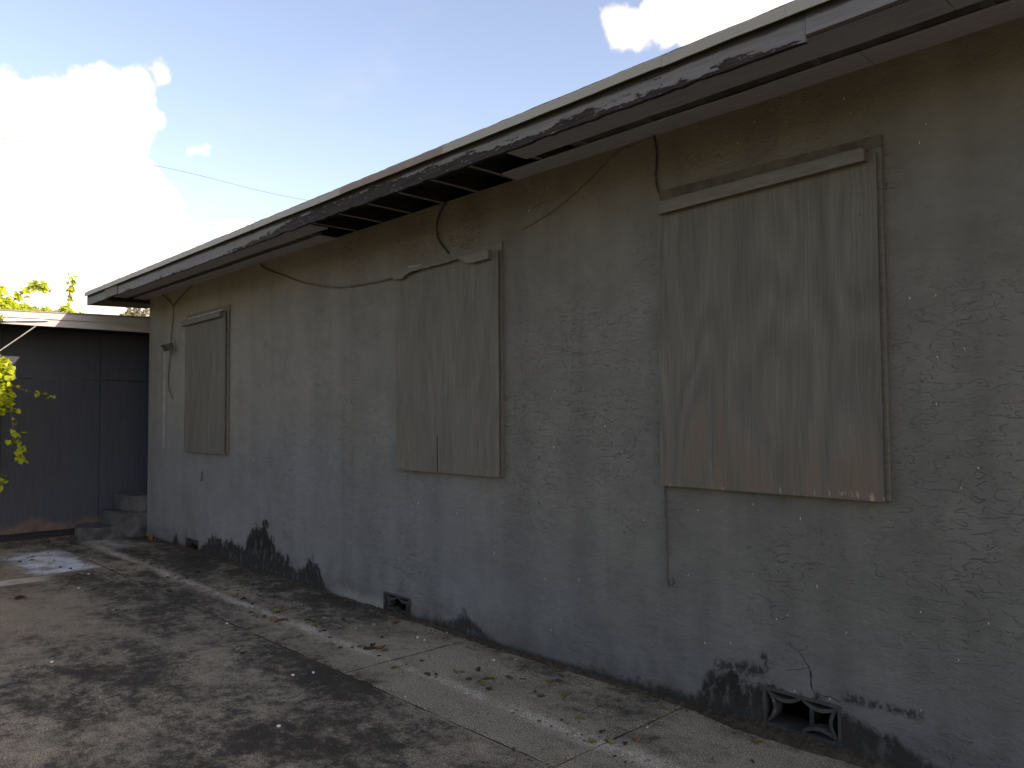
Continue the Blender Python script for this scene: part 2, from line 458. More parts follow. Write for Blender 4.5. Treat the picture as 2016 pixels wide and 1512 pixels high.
def b_soffit(g, setp):
    P = g.coord(); n = g.noise(P, 3, 5, .6); f = g.noise(g.scale(P, (5, 60, 60)), 1, 4, .6)
    col = g.gain(g.mix(n, (.255, .275, .325), (.315, .335, .390)), g.step(f, .3, .7, .9, 1.08))
    spot = g.step(g.noise(P, 16, 4, .7), .66, .74)
    col = g.mix(g.mul(spot, .4), col, (.08, .075, .07))
    setp(col, .85, g.bump(f, .2, .003), .2)

def b_oldwood(g, setp):
    P = g.coord(); f = g.noise(g.scale(P, (30, 4, 60)), 1, 4, .6)
    setp(g.gain(g.mix(g.noise(P, 3, 3), (.085, .084, .090), (.13, .127, .13)), g.step(f, .3, .7, .7, 1.2)), .9, g.bump(f, .4, .004), .15)

def b_rafter(g, setp):
    P = g.coord(); f = g.noise(g.scale(P, (30, 4, 60)), 1, 4, .6)
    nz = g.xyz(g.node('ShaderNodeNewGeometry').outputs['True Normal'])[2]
    col = g.mix(g.step(nz, -.8, -.5, 1, 0), (.022, .022, .026), (.17, .168, .175))   # lower faces pale grey, other faces near black
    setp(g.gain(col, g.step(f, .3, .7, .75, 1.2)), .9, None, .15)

def b_deck(g, setp):
    P = g.coord(); f = g.noise(g.scale(P, (4, 40, 40)), 1, 4, .6)
    setp(g.gain(g.mix(g.noise(P, 2, 3), (.016, .016, .019), (.030, .029, .031)), g.step(f, .3, .7, .7, 1.2)), .9, None, .15)

def b_roofing(g, setp):
    P = g.coord(); n = g.noise(P, 60, 4, .7)
    setp(g.gain(g.mix(g.noise(P, 1, 4), (.16, .16, .155), (.24, .235, .22)), g.step(n, .3, .7, .6, 1.3)), .95, g.bump(n, .7, .01), .1)

def b_shed(g, setp):
    P = g.coord(); x, y, z = g.xyz(P)
    f = g.noise(g.scale(P, (1, 45, 2.5)), 1, 4, .6); n = g.noise(g.scale(P, (1, 1.2, .8)), 1, 5, .55)
    col = g.gain(g.mix(n, (.036, .043, .055), (.050, .058, .074)), g.step(f, .3, .7, .90, 1.08))
    rot = g.add(g.sub(.30, z), g.mul(g.sub(g.noise(g.scale(P, (1, 5, 3)), 1, 5, .65), .5), .45))
    r = g.mul(g.step(rot, .02, .16), g.step(g.noise(g.scale(P, (1, 1.6, 2), (0, 3.4, 0)), 1, 4), .40, .58))
    col = g.mix(g.mul(r, .8), col, g.mix(g.noise(g.scale(P, (1, 20, 12)), 1, 4), (.072, .045, .033), (.150, .118, .088)))
    scr = g.mul(g.mul(g.band(z, 2.196, 2.204, .003), g.band(y, -1.42, -.60, .05)), g.step(g.noise(g.scale(P, (1, 6, 1)), 1, 3), .40, .55))
    col = g.mix(g.mul(scr, .6), col, (.40, .40, .42))
    setp(col, .85, g.bump(f, .3, .003), .2)

def b_shedtrim(g, setp):
    P = g.coord(); f = g.noise(g.scale(P, (1, 4, 50)), 1, 4, .6)
    setp(g.gain(g.mix(g.noise(P, 2, 4), (.29, .288, .285), (.36, .352, .345)), g.step(f, .3, .7, .9, 1.08)), .75, g.bump(f, .2, .003), .3)

def b_steps(g, setp):
    P = g.coord(); sp, rough, n = concrete_common(g, P)
    b = g.noise(P, 4, 6, .65)
    col = g.mix(g.step(b, .35, .65), (.050, .053, .056), (.100, .102, .102))
    x, y, z = g.xyz(P)
    dk = g.mul(g.step(g.add(z, g.mul(g.sub(b, .5), .3)), .02, .16, 1, 0), g.step(g.noise(P, 7, 5), .4, .6))
    col = g.mix(g.mul(dk, .75), col, (.03, .03, .03))
    setp(g.gain(col, g.step(sp, .3, .7, .8, 1.2)), .9, n, .2)

def b_ventmat(g, setp):
    P = g.coord(); n = g.noise(P, 9, 5, .65); f = g.noise(P, 70, 4, .6)
    col = g.gain(g.mix(n, (.030, .029, .028), (.060, .057, .053)), g.step(f, .3, .7, .8, 1.15))
    x, y, z = g.xyz(P)
    dk = g.step(g.add(z, g.mul(g.sub(n, .5), .35)), .03, .12, 1, 0)
    col = g.mix(g.mul(dk, .75), col, (.025, .023, .022))
    wh = g.mul(g.step(g.noise(P, 45, 3, .6), .67, .72), g.step(g.noise(P, 6, 3), .5, .62))
    col = g.mix(g.mul(wh, .8), col, (.6, .58, .53))
    setp(col, .9, g.bump(f, .5, .004), .2)

def flat(col, rough=.7, var=.25, sc=20, spec=.3, metal=0.0):
    def b(g, setp):
        P = g.coord(); n = g.noise(P, sc, 4, .6)
        setp(g.gain(g.mix(.0, col, col), g.step(n, .3, .7, 1 - var, 1 + var)), rough, None, spec, metal)
    return b

def leafmat(c1, c2, trans=.35):
    def b(g, setp):
        P = g.coord(); n = g.noise(P, 25, 4, .6)
        rnd = g.node('ShaderNodeObjectInfo').outputs['Random']
        isl = g.node('ShaderNodeNewGeometry').outputs['Random Per Island']
        t = g.math('FRACT', g.add(g.add(rnd, isl), g.mul(n, .6)))
        col = g.mix(t, c1, c2)
        setp(col, .65, None, .3)
        if trans:
            tr = g.node('ShaderNodeBsdfTranslucent'); g.put(tr.inputs[0], col)
            ms = g.node('ShaderNodeMixShader'); ms.inputs[0].default_value = trans
            g.t.links.new(g.bsdf.outputs[0], ms.inputs[1]); g.t.links.new(tr.outputs[0], ms.inputs[2])
            g.t.links.new(ms.outputs[0], g.out.inputs[0])
    return b

MAT = {k: material(k, f) for k, f in {
    'stucco': b_stucco, 'slab': b_slab, 'soil': b_soil, 'yard': b_yard, 'plywood_near': ply(.80, .22), 'plywood_mid': ply(.28, .10), 'plywood_far': ply(.08, .05),
    'trim': b_trim, 'cutwood': b_cutwood, 'fascia': b_fascia, 'drip': b_drip, 'soffit': b_soffit, 'oldwood': b_oldwood, 'rafter': b_rafter, 'screen': flat((.075, .073, .08), .9, .35, 6, .1), 'darktrim': flat((.070, .062, .050), .85, .25, 14, .2), 'rustscrew': flat((.13, .10, .08), .7, .3, 60, .3), 'deck': b_deck, 'roofing': b_roofing,
    'shed': b_shed, 'shedtrim': b_shedtrim, 'steps': b_steps, 'vent': b_ventmat,
    'cable': flat((.03, .027, .025), .6), 'greycable': flat((.085, .08, .073), .7), 'metal': flat((.33, .33, .32), .45, .15, 15, .5, .6),
    'lampgrey': flat((.17, .168, .16), .6), 'lens': flat((.05, .05, .055), .25, .1), 'fleck': flat((.42, .39, .33), .8, .2), 'pebble': flat((.55, .52, .46), .8, .15),
    'leaf_g': leafmat((.11, .12, .03), (.20, .175, .05), .15), 'leaf_b': leafmat((.16, .085, .04), (.24, .14, .075), .15),
    'leaf_o': leafmat((.25, .105, .035), (.22, .13, .06), .15), 'leaf_d': leafmat((.028, .022, .016), (.06, .045, .028), .05),
    'crumb': leafmat((.025, .02, .014), (.13, .095, .06), .0),
    'leaf_p': leafmat((.27, .23, .17), (.20, .175, .13), .1),
    'vineleaf': leafmat((.24, .36, .02), (.50, .52, .04), .5), 'vinedark': leafmat((.05, .10, .02), (.12, .17, .03), .35), 'dryleaf': leafmat((.40, .33, .29), (.55, .47, .42), .4),
    'treeleaf': leafmat((.10, .12, .05), (.24, .24, .15), .3), 'bark': flat((.12, .095, .07), .9, .3, 12, .1),
}.items()}

# ------------------------------------------------------------------ ground and pavement
me_g = bmesh.new(); bmesh.ops.create_grid(me_g, x_segments=2, y_segments=2, size=400)
gr = obj('ground', me_g, MAT['yard']); gr.location.z = -.07
tag(gr, 'yard soil and rough grass around the house', None, None, 'structure')

pv = bpy.data.objects.new('pavement', None); COL.objects.link(pv)
tag(pv, 'stained concrete paving along the house wall', None, None, 'structure')
bed = obj('joint_soil', bbox(-12.35, 6.0, -5.2, .02, -.12, -.0035), MAT['soil'], pv)

def slab(x0, x1, y0, y1, res=.055, z0=0.0):
    nx = max(2, int((x1 - x0) / res)); ny = max(2, int((y1 - y0) / res))
    V = []; F = []
    for j in range(ny + 1):
        for i in range(nx + 1):
            x = x0 + (x1 - x0) * i / nx; y = y0 + (y1 - y0) * j / ny
            e = min(x - x0, x1 - x, y - y0, y1 - y)
            dz = .0035 * fbm(x * 1.7, y * 1.7) + .0012 * fbm(x * 9, y * 9, 3)
            if e < 1e-6:
                dz -= .001 + .004 * max(0, fbm(x * 6, y * 6, 7))
                sx = (x - (x0 + x1) / 2); sy = (y - (y0 + y1) / 2)
                w = .006 * fbm(x * 4, y * 4, 11)
                if i in (0, nx): x += -w if i == 0 else w
                if j in (0, ny): y += -w if j == 0 else w
            V.append((x, y, z0 + dz))
    at = lambda i, j: j * (nx + 1) + i
    for j in range(ny):
        for i in range(nx): F.append((at(i, j), at(i + 1, j), at(i + 1, j + 1), at(i, j + 1)))
    rim0 = [at(i, 0) for i in range(nx + 1)] + [at(nx, j) for j in range(1, ny + 1)] + [at(i, ny) for i in range(nx - 1, -1, -1)] + [at(0, j) for j in range(ny - 1, 0, -1)]
    n = len(rim0); rim = list(range(len(V), len(V) + n))
    for k in rim0: V.append(V[k])
    base = len(V)
    for k in rim0: V.append((V[k][0], V[k][1], -.10))
    for k in range(n): F.append((rim[k], base + k, base + (k + 1) % n, rim[(k + 1) % n]))
    return V, F

J = .007
wx = [-12.30, -11.30, -9.38, -7.36, -4.415, -2.555, -.70, 1.15, 3.0, 5.9]
for a, b in zip(wx, wx[1:]): obj('paving_slab', slab(a + J, b - J, -1.09 + J, -.004), MAT['slab'], pv, True)
mxs = [-12.30, -9.37, -2.565, 1.15, 5.9]
for a, b in zip(mxs, mxs[1:]):
    obj('paving_slab', slab(a + J, b - J, -3.1 + J, -1.09 - J, .06), MAT['slab'], pv, True)
for a, b in zip(mxs, mxs[1:]): obj('paving_slab', slab(a + J, b - J, -5.15, -3.1 - J, .12), MAT['slab'], pv, True)

# loose soil and moss packed against the foot of the wall
V = []; F = []
N = 900
for i in range(N + 1):
    x = -11.3 + 12.5 * i / N
    w = .030 + .028 * (fbm(x * 2.2, 1.3) + .3) + .012 * fbm(x * 23, 5); w = max(.008, w)
    h = max(.004, .016 + .014 * fbm(x * 3.1, 8) + .010 * fbm(x * 31, 2))
    if -2.45 < x < -1.45:
        b_ = math.sin(math.pi * (x + 2.45)) ** .6; w += .05 * b_; h += .016 * b_ * (1 + fbm(x * 12, 4))
    V += [(x, -w, .0015), (x, -w * .55, h * .8), (x, .002, h * 1.25)]
for i in range(N):
    a = i * 3; F += [(a, a + 3, a + 4, a + 1), (a + 1, a + 4, a + 5, a + 2)]
moss = obj('soil_strip', (V, F), MAT['soil'])
tag(moss, 'dark mossy soil gathered along the foot of the stucco wall', 'soil', None, 'stuff')

# ------------------------------------------------------------------ house
HX0, HX1, HY1 = -11.33, 5.6, 9.0
WT = 3.335
house = thing('house', 'low grey stucco house with a flat-pitched roof and peeling eaves', 'house', (-3, 4.5, 0))
VENTS = [(-2.075, -1.665, .035, .232), (-5.56, -5.17, -.01, .170), (-9.93, -9.52, -.03, .150)]
xs = sorted({HX0, HX1} | {v for q in VENTS for v in q[:2]})
bm = bmesh.new()
holes = {(q[0], q[1]): q for q in VENTS}
for a, b in zip(xs, xs[1:]):
    if (a, b) in holes:
        q = holes[(a, b)]
        if q[2] > -.05: box(bm, a, b, 0, .2, -.12, q[2])
        box(bm, a, b, 0, .2, q[3], WT)
    else: box(bm, a, b, 0, .2, -.12, WT)
bmesh.ops.remove_doubles(bm, verts=bm.verts, dist=1e-4)
seen = {}
for f in list(bm.faces):
    k = tuple(sorted(v.index for v in f.verts))
bm.verts.index_update()
for f in list(bm.faces):
    c = f.calc_center_median(); k = (round(c.x, 3), round(c.y, 3), round(c.z, 3), round(f.calc_area(), 4))
    seen.setdefault(k, []).append(f)
dead = [f for fs in seen.values() if len(fs) > 1 for f in fs]
bmesh.ops.delete(bm, geom=dead, context='FACES')
for v in bm.verts:
    if v.co.z > 3.2: v.co.z = 3.330
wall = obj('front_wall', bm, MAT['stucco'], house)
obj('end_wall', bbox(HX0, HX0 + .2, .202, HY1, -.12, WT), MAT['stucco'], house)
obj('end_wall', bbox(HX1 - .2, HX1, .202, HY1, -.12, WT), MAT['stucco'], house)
obj('back_wall', bbox(HX0, HX1, HY1 + .002, HY1 + .2, -.12, WT), MAT['stucco'], house)
obj('floor_slab', bbox(HX0 + .21, HX1 - .21, .9, HY1 - .01, .30, .45), MAT['oldwood'], house)
obj('ceiling_board', bbox(HX0 + .21, HX1 - .21, .45, HY1 - .01, 3.26, 3.30), MAT['oldwood'], house)

SL = .18
def sz(x, y): return 3.331          # level underside of the boxed eave
# roof deck with roofing on top
YE = -.775
RX0, RX1, RIDGE = -11.50, HX1 + .2, 4.6
def roofz(y): return 3.350 + SL * (y - YE)
pts = [(YE + .012, roofz(YE) - .040), (RIDGE, roofz(RIDGE) - .040), (HY1 + .95, roofz(YE) - .04), (HY1 + .95, roofz(YE) - .022), (RIDGE, roofz(RIDGE) - .022), (YE + .012, roofz(YE) - .022)]
roof = obj('roof', prism(pts, lambda y, z: (RX0 + .02, y, z), lambda y, z: (RX1, y, z)), MAT['deck'], house)
bm = bmesh.new()
NX = 420; row = []
for i in range(NX + 1):
    x = RX0 + .005 + (RX1 - RX0 - .01) * i / NX
    e = .006 * fbm(x * 5, 2) + .004 * fbm(x * 30, 7)
    row.append([bm.verts.new(p) for p in ((x, YE - .004 + .5 * e, roofz(YE) - .019), (x, YE + .0 + .5 * e, roofz(YE) + .004 + e), (x, YE + .12, roofz(YE + .12) + .004), (x, RIDGE, roofz(RIDGE) + .004), (x, HY1 + .95, roofz(YE) - .01))])
for a, b in zip(row, row[1:]):
    for k in range(4): bm.faces.new((a[k], b[k], b[k + 1], a[k + 1]))
obj('roofing', bm, MAT['roofing'], roof)

# sheet-metal drip edge in lengths
cuts = [-11.50, -8.35, -6.42, -4.96, -2.10, .9, 3.8, RX1]
for n, (a, b) in enumerate(zip(cuts, cuts[1:])):
    bm = bmesh.new(); k = max(4, int((b - a) / .07)); rows = []
    off = .0025 * (n % 2)
    for i in range(k + 1):
        x = a + (b - a) * i / k + (.012 if i == k and n % 2 == 0 else 0)
        wv = .004 * fbm(x * 1.6, n * 3.0) + .0022 * fbm(x * 9, 4.4)
        yy = YE - .012 - off + .5 * wv
        rows.append([bm.verts.new(p) for p in ((x, YE + .04, roofz(YE) - .018), (x, yy + .004, roofz(YE) - .008 + wv), (x, yy, roofz(YE) - .012 + wv), (x, yy - .002, 3.298 + wv), (x, yy - .010, 3.288 + wv), (x, yy - .006, 3.286 + wv), (x, yy + .004, 3.296 + wv))])
    for p, q in zip(rows, rows[1:]):
        for t in range(6): bm.faces.new((p[t], q[t], q[t + 1], p[t + 1]))
    obj('drip_edge', bm, MAT['drip'], house)

# fascia boards, the middle one rotten along its lower edge
FY0, FY1 = -.762, -.737
def fascia(a, b, z0=3.172, z1=3.322, rot=None, dy=0.0):
    bm = bmesh.new(); k = max(3, int((b - a) / .04)); rows = []
    for i in range(k + 1):
        x = a + (b - a) * i / k
        lo = z0 + .0025 * fbm(x * 2.2, 9)
        if rot and rot[0] < x < rot[1]:
            t = min(x - rot[0], rot[1] - x) / .35
            lo += min(1, t) * max(0, .003 + .010 * fbm(x * 5.0, 3) + .007 * fbm(x * 33, 1))
        wv = .003 * fbm(x * 1.3, 17)
        rows.append([bm.verts.new(p) for p in ((x, FY0 + wv + dy, lo), (x, FY0 + wv + dy, z1), (x, FY1 + dy, z1), (x, FY1 + dy, lo))])
    for p, q in zip(rows, rows[1:]):
        for t in range(4): bm.faces.new((p[t], q[t], q[(t + 1) % 4], p[(t + 1) % 4]))
    bm.faces.new(rows[0]); bm.faces.new(rows[-1][::-1])
    return bm
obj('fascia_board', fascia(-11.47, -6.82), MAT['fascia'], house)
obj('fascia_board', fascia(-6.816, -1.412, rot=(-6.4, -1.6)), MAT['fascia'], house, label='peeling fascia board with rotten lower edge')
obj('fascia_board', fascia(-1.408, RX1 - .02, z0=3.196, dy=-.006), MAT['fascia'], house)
obj('fascia_board', bbox(-10.66, -10.18, FY0 - .012, FY0 - .003, 3.172, 3.285, bev=.002), MAT['trim'], house, label='short patch board nailed over the fascia')

# rafters seen where the soffit has fallen away
for i in range(9):
    x = -6.84 + .4175 * i
    pr = prism([(-.630, 3.333), (.30, 3.333), (2.0, roofz(2.0) - .13), (2.0, roofz(2.0) - .043), (-.630, roofz(-.63) - .0425)],
               lambda y, z: (x - .019, y, z), lambda y, z: (x + .019, y, z))
    obj('rafter', pr, MAT['rafter'], house)
# a blocking board behind the fascia
obj('sub_fascia', prism([(-.735, 3.206), (-.700, 3.212), (-.700, roofz(-.70) - .043), (-.735, roofz(-.735) - .043)], lambda y, z: (-11.45, y, z), lambda y, z: (RX1 - .05, y, z)), MAT['oldwood'], house)

# soffit: outer and inner boards with a dark screened slot between
def soffit(a, b, y0, y1, dz=0.0, sag=0.0, cut=0.0):
    bm = bmesh.new(); k = max(3, int((b - a) / .12)); rows = []
    for i in range(k + 1):
        x = a + (b - a) * i / k
        s = dz - sag * max(0, 1 - (b - x) / .5) + .003 * fbm(x * 1.1, y0 * 9)
        w = .004 * fbm(x * 2.3, y0 * 5)
        rows.append([bm.verts.new(p) for p in ((x, y0 + w, sz(x, y0) - .012 + s), (x, y1 + w, sz(x, y1) - .012 + s), (x, y1 + w, sz(x, y1) - .002 + s), (x, y0 + w, sz(x, y0) - .002 + s))])
    if cut:
        for v in rows[0][:1] + rows[0][3:]: v.co.x += cut
    for p, q in zip(rows, rows[1:]):
        for t in range(4): bm.faces.new((p[t], q[t], q[(t + 1) % 4], p[(t + 1) % 4]))
    bm.faces.new(rows[0]); bm.faces.new(rows[-1][::-1])
    return bm
for a, b, c in ((-11.46, -8.5, 0), (-8.496, -6.03, 0), (-3.53, -1.0, 0), (-.996, 2.0, 0), (2.004, RX1 - .03, 0)):
    obj('soffit_board', soffit(a, b, -.665, -.272, sag=.006 if b == -6.03 else 0, cut=c), MAT['soffit'], house)
for a, b, c in ((-11.46, -8.9, 0), (-8.896, -6.34, 0), (-3.90, -1.43, .03), (-1.426, 2.2, 0), (2.204, RX1 - .03, 0)):
    obj('soffit_board', soffit(a, b, -.172, -.002, cut=c), MAT['soffit'], house)
# recessed slot lining above
for a, b in ((-11.45, -6.34), (-3.20, RX1 - .03)):
    obj('slot_screen', soffit(a, b, -.30, -.15, dz=.020), MAT['screen'], house)
for x in (-3.12, -2.62, -1.62, -.9, .4):
    obj('soffit_cleat', prism([(-.29, 3.3325), (-.16, 3.3325), (-.16, 3.345), (-.29, 3.345)], lambda y, z: (x - .02, y, z), lambda y, z: (x + .02, y, z)), MAT['oldwood'], house)
# barge board closing the roof end
obj('rake_board', prism([(-.735, 3.178), (0.0, 3.20), (RIDGE, roofz(RIDGE) - .16), (RIDGE, roofz(RIDGE) - .042), (-.735, roofz(-.735) - .042)], lambda y, z: (-11.49, y, z), lambda y, z: (-11.465, y, z)), MAT['fascia'], house)

# foundation vents: pierced blocks with curved ribs
def arc_bar(x0, z0, x1, z1, bulge, w, y0, y1, n=10):
    a, b = Vector((x0, z0)), Vector((x1, z1)); dv = b - a; nv = Vector((-dv.y, dv.x)).normalized()
    A = []; B = []
    for i in range(n + 1):
        t = i / n; p = a + dv * t + nv * bulge * math.sin(math.pi * t) ** .85
        A.append(p + nv * w / 2); B.append(p - nv * w / 2)
    pts = [tuple(p) for p in A] + [tuple(p) for p in B[::-1]]
    return prism(pts, lambda x, z: (x, y0, z), lambda x, z: (x, y1, z))
for (a, b, lo, hi) in VENTS:
    bm = bmesh.new(); t = .016; y0, y1 = -.004, .17
    box(bm, a, b, y0, y1, hi - t, hi); box(bm, a, b, y0, y1, lo, lo + t)
    box(bm, a, a + t, y0, y1, lo + t, hi - t); box(bm, b - t, b, y0, y1, lo + t, hi - t)
    vb = obj('vent_block', bm, MAT['vent'], house)
    mid = (a + b) / 2; w = .019
    ribs = [arc_bar(a + t, hi - t, mid, hi - t, -.036, w, .004, .07), arc_bar(mid, hi - t, b - t, hi - t, -.036, w, .004, .07),
            arc_bar(a + t, lo + t, mid, lo + t, .034, w, .006, .07), arc_bar(mid, lo + t, b - t, lo + t, .034, w, .006, .07),
            arc_bar(a + t, lo + t, a + t, hi - t, -.045, w, .008, .07), arc_bar(b - t, lo + t, b - t, hi - t, .040, w, .008, .07)]
    for n, r in enumerate(ribs):
        if n == 2 and a > -3: r.free(); continue            # broken away in the nearest vent
        obj('rib', r, MAT['vent'], vb)
    obj('centre_web', bbox(mid + .004, mid + .028, .085, .16, lo + t, hi - t), MAT['vent'], vb)
    # closed crawl space behind
    bm = bmesh.new(); box(bm, a - .05, b + .05, .201, .90, lo - .03, hi + .03)
    bmesh.ops.delete(bm, geom=[f for f in bm.faces if f.calc_center_median().y < .21], context='FACES')
    obj('crawl_space', bm, MAT['soil'], vb)

# plaster cracks running into the nearest vent
def crack(pts, w):
    P = [Vector((a, 0, b)) for a, b in pts]; q = []
    for i in range(len(P) - 1):
        for k in range(4):
            p = P[i].lerp(P[i + 1], k / 4); q.append(p + Vector((.006 * fbm(p.x * 40, p.z * 40), 0, .006 * fbm(p.x * 40, p.z * 40, 5))))
    q.append(P[-1]); up = []; dn = []
    for i, p in enumerate(q):
        t = (q[min(i + 1, len(q) - 1)] - q[max(i - 1, 0)]).normalized(); n = Vector((-t.z, 0, t.x)); h = w * (.5 + .5 * abs(fbm(p.x * 60, p.z * 60, 2))) * (.35 if i in (0, len(q) - 1) else 1)
        up.append((p + n * h)); dn.append(p - n * h)
    return prism([(p.x, p.z) for p in up] + [(p.x, p.z) for p in dn[::-1]], lambda x, z: (x, -.0012, z), lambda x, z: (x, .004, z))
for pts, w in (([(-1.925, .491), (-1.912, .46), (-1.875, .453), (-1.843, .468), (-1.826, .491)], .0022), ([(-1.875, .453), (-1.849, .418), (-1.823, .386), (-1.811, .344), (-1.815, .301), (-1.80, .262)], .0032),
               ([(-1.951, .339), (-1.888, .356), (-1.823, .384)], .002), ([(-1.80, .262), (-1.76, .255), (-1.72, .262), (-1.665, .25)], .0035), ([(-2.36, .235), (-2.22, .225), (-2.08, .236)], .0022)):
    obj('crack', crack(pts, w), MAT['soil'], house)

# pale specks (snails, paint chips) stuck to the wall
FLECKS = [(-2.06, 3.22), (-1.96, 3.26), (-1.88, 3.17), (-1.55, 3.12), (-2.23, 3.19), (-2.16, 3.13), (-1.24, 2.89), (-1.21, 2.97), (-3.06, 3.12), (-3.34, 3.13), (-3.6, 3.2), (-3.23, 2.83), (-3.78, 3.08), (-2.11, 1.17), (-2.83, 1.02), (-1.85, 1.12), (-2.12, 0.8), (-1.77, 0.79), (-2.52, 0.74), (-1.93, 0.62), (-1.99, 0.59), (-2.45, 1.11), (-1.29, 0.75), (-1.19, 1.9), (-1.08, 1.93), (-1.2, 1.69), (-1.3, 2.18), (-1.19, 2.18), (-1.04, 1.41), (-1.11, 1.32), (-1.02, 0.75), (-1.14, 0.57), (-2.42, 0.38), (-2.26, 0.41), (-1.63, 0.59), (-3.58, 1.76), (-3.55, 1.81), (-3.12, 1.58), (-3.56, 1.44), (-3.08, 1.55), (-5.39, 1.07), (-3.56, 1.05), (-6.53, 0.65), (-6.09, 0.51), (-5.07, 0.95), (-3.35, 0.59), (-3.65, 0.55), (-4.14, 0.71), (-3.6, 0.22), (-4.16, 0.66), (-3.01, 2.11), (-3.29, 1.81), (-2.69, 3.31), (-7.39, 3.14), (-5.06, 3.27), (-1.58, 3.2), (-6.36, 2.22), (-6.72, 0.97), (-4.58, 0.91), (-8.03, 1.19), (-1.30, .31), (-1.9, .245), (-1.72, .25)]
bm = bmesh.new()
for (x, z) in FLECKS:
    a = random.uniform(-.6, .6); l = random.uniform(.005, .011); w = random.uniform(.0018, .0032)
    m = Matrix.Translation((x, -.002, z)) @ Matrix.Rotation(a, 4, 'Y') @ Matrix.Diagonal((w, .0035, l, 1))
    bmesh.ops.create_icosphere(bm, subdivisions=1, radius=1.0, matrix=m)
obj('paint_flecks', bm, MAT['fleck'], house, kind='stuff')

# ------------------------------------------------------------------ boarded windows
def screws(t, spots, y):
    for (x, z) in spots:
        bm = bmesh.new(); bmesh.ops.create_cone(bm, cap_ends=True, segments=8, radius1=.0055, radius2=.004, depth=.004, matrix=Matrix.Translation((x, y - .0015, z)) @ Matrix.Rotation(R_(90), 4, 'X'))
        obj('screw', bm, MAT['rustscrew'], t)

def board(label, fx0, fx1, fz0, fz1, px0, px1, pz0, pz1, mat, twist=0.0):
    t = thing('window_board', label, 'boarded window', ((fx0 + fx1) / 2, -.02, fz0), 'plywood boards over the windows')
    fw = .062; y0, y1 = -.026, .003
    obj('frame_rail', bbox(fx0, fx1, y0 + .010, y1, fz1 - fw, fz1, bev=.002), MAT['darktrim' if twist else 'trim'], t)  # the nearest board's top rail takes a darker trim colour
    obj('frame_rail', bbox(fx0, fx1, y0 + .001, y1, fz0, fz0 + fw * .7, bev=.002), MAT['trim'], t)
    for a, b in ((fx0, fx0 + fw), (fx1 - fw, fx1)):
        obj('frame_stile', bbox(a, b, y0, y1, fz0 + fw * .7 + .001, fz1 - fw - .001, bev=.002), MAT['trim'], t)
    bm = bmesh.new(); n = 14; rows = []
    for j in range(n + 1):
        r = []
        for i in range(n + 1):
            u, v = i / n, j / n
            x = px0 + (px1 - px0) * u; z = pz0 + (pz1 - pz0) * v
            yb = -.037 - twist * (u * (1 - v)) - .003 * math.sin(math.pi * u) * math.sin(math.pi * v) + .001 * fbm(x * 2, z * 2, 5)
            e = .0015 * fbm(x * 14, z * 14, 2)
            r.append((x + (e if i in (0, n) else 0), yb, z + (e if j in (0, n) else 0)))
        rows.append(r)
    fr = [[bm.verts.new((p[0], p[1] - .0125, p[2])) for p in r] for r in rows]
    bk = [[bm.verts.new(p) for p in r] for r in rows]
    for j in range(n):
        for i in range(n):
            bm.faces.new((fr[j][i], fr[j][i + 1], fr[j + 1][i + 1], fr[j + 1][i]))
            bm.faces.new((bk[j][i], bk[j + 1][i], bk[j + 1][i + 1], bk[j][i + 1]))
    for i in range(n):
        bm.faces.new((fr[0][i], bk[0][i], bk[0][i + 1], fr[0][i + 1])); bm.faces.new((fr[n][i], fr[n][i + 1], bk[n][i + 1], bk[n][i]))
        bm.faces.new((fr[i][0], fr[i + 1][0], bk[i + 1][0], bk[i][0])); bm.faces.new((fr[i][n], bk[i][n], bk[i + 1][n], fr[i + 1][n]))
    obj('plywood_panel', bm, mat, t)
    # packing strips that hold the sheet off the frame
    for a in (px0 + .04, (px0 + px1) / 2, px1 - .10):
        obj('packing_strip', bbox(a, a + .05, -.0365, -.0262, pz0 + .15, pz1 - .15), MAT['oldwood'], t)
    return t

t = board('nearest and largest-looking plywood board, brown wood showing through grey paint', -2.673, -1.402, 1.242, 2.972, -2.668, -1.418, 1.240, 2.885, MAT['plywood_near'], .004)
bt = prism([(-2.63, 2.813), (-1.456, 2.842), (-1.457, 2.897), (-2.628, 2.880)], lambda x, z: (x, -.092, z), lambda x, z: (x, -.053, z))
obj('batten', bt, MAT['trim'], t)
obj('batten', prism([(-2.60, 2.881), (-1.47, 2.8985), (-1.47, 2.910), (-2.60, 2.892)], lambda x, z: (x, -.078, z), lambda x, z: (x, -.030, z)), MAT['trim'], t, label='thin strip lying along the top of the batten')
screws(t, [(-1.50, 2.60), (-1.53, 2.30), (-1.49, 1.65), (-1.50, 1.31), (-2.60, 2.2), (-2.60, 1.7), (-2.2, 1.29), (-1.85, 1.30)], -.052)

t = board('middle plywood board, its top batten torn and splintered', -5.340, -4.047, 1.214, 2.907, -5.306, -4.052, 1.212, 2.838, MAT['plywood_mid'])
lp = [(-5.3, 2.785), (-5.3, 2.843), (-5.213, 2.852), (-5.114, 2.854), (-4.915, 2.848), (-4.777, 2.842), (-4.619, 2.838), (-4.46, 2.838), (-4.46, 2.831), (-4.557, 2.828), (-4.600, 2.821), (-4.653, 2.824), (-4.70, 2.818), (-4.777, 2.824), (-4.84, 2.816), (-4.915, 2.822), (-4.97, 2.815), (-5.031, 2.820), (-5.096, 2.806), (-5.142, 2.794), (-5.159, 2.776), (-5.227, 2.778)]
obj('torn_batten', prism(lp, lambda x, z: (x, -.088, z), lambda x, z: (x, -.053, z)), MAT['trim'], t, label='torn remnant of the top batten')
rp = [(-4.454, 2.842), (-4.116, 2.848), (-4.114, 2.781), (-4.234, 2.777), (-4.279, 2.774), (-4.331, 2.780), (-4.383, 2.797), (-4.454, 2.832)]
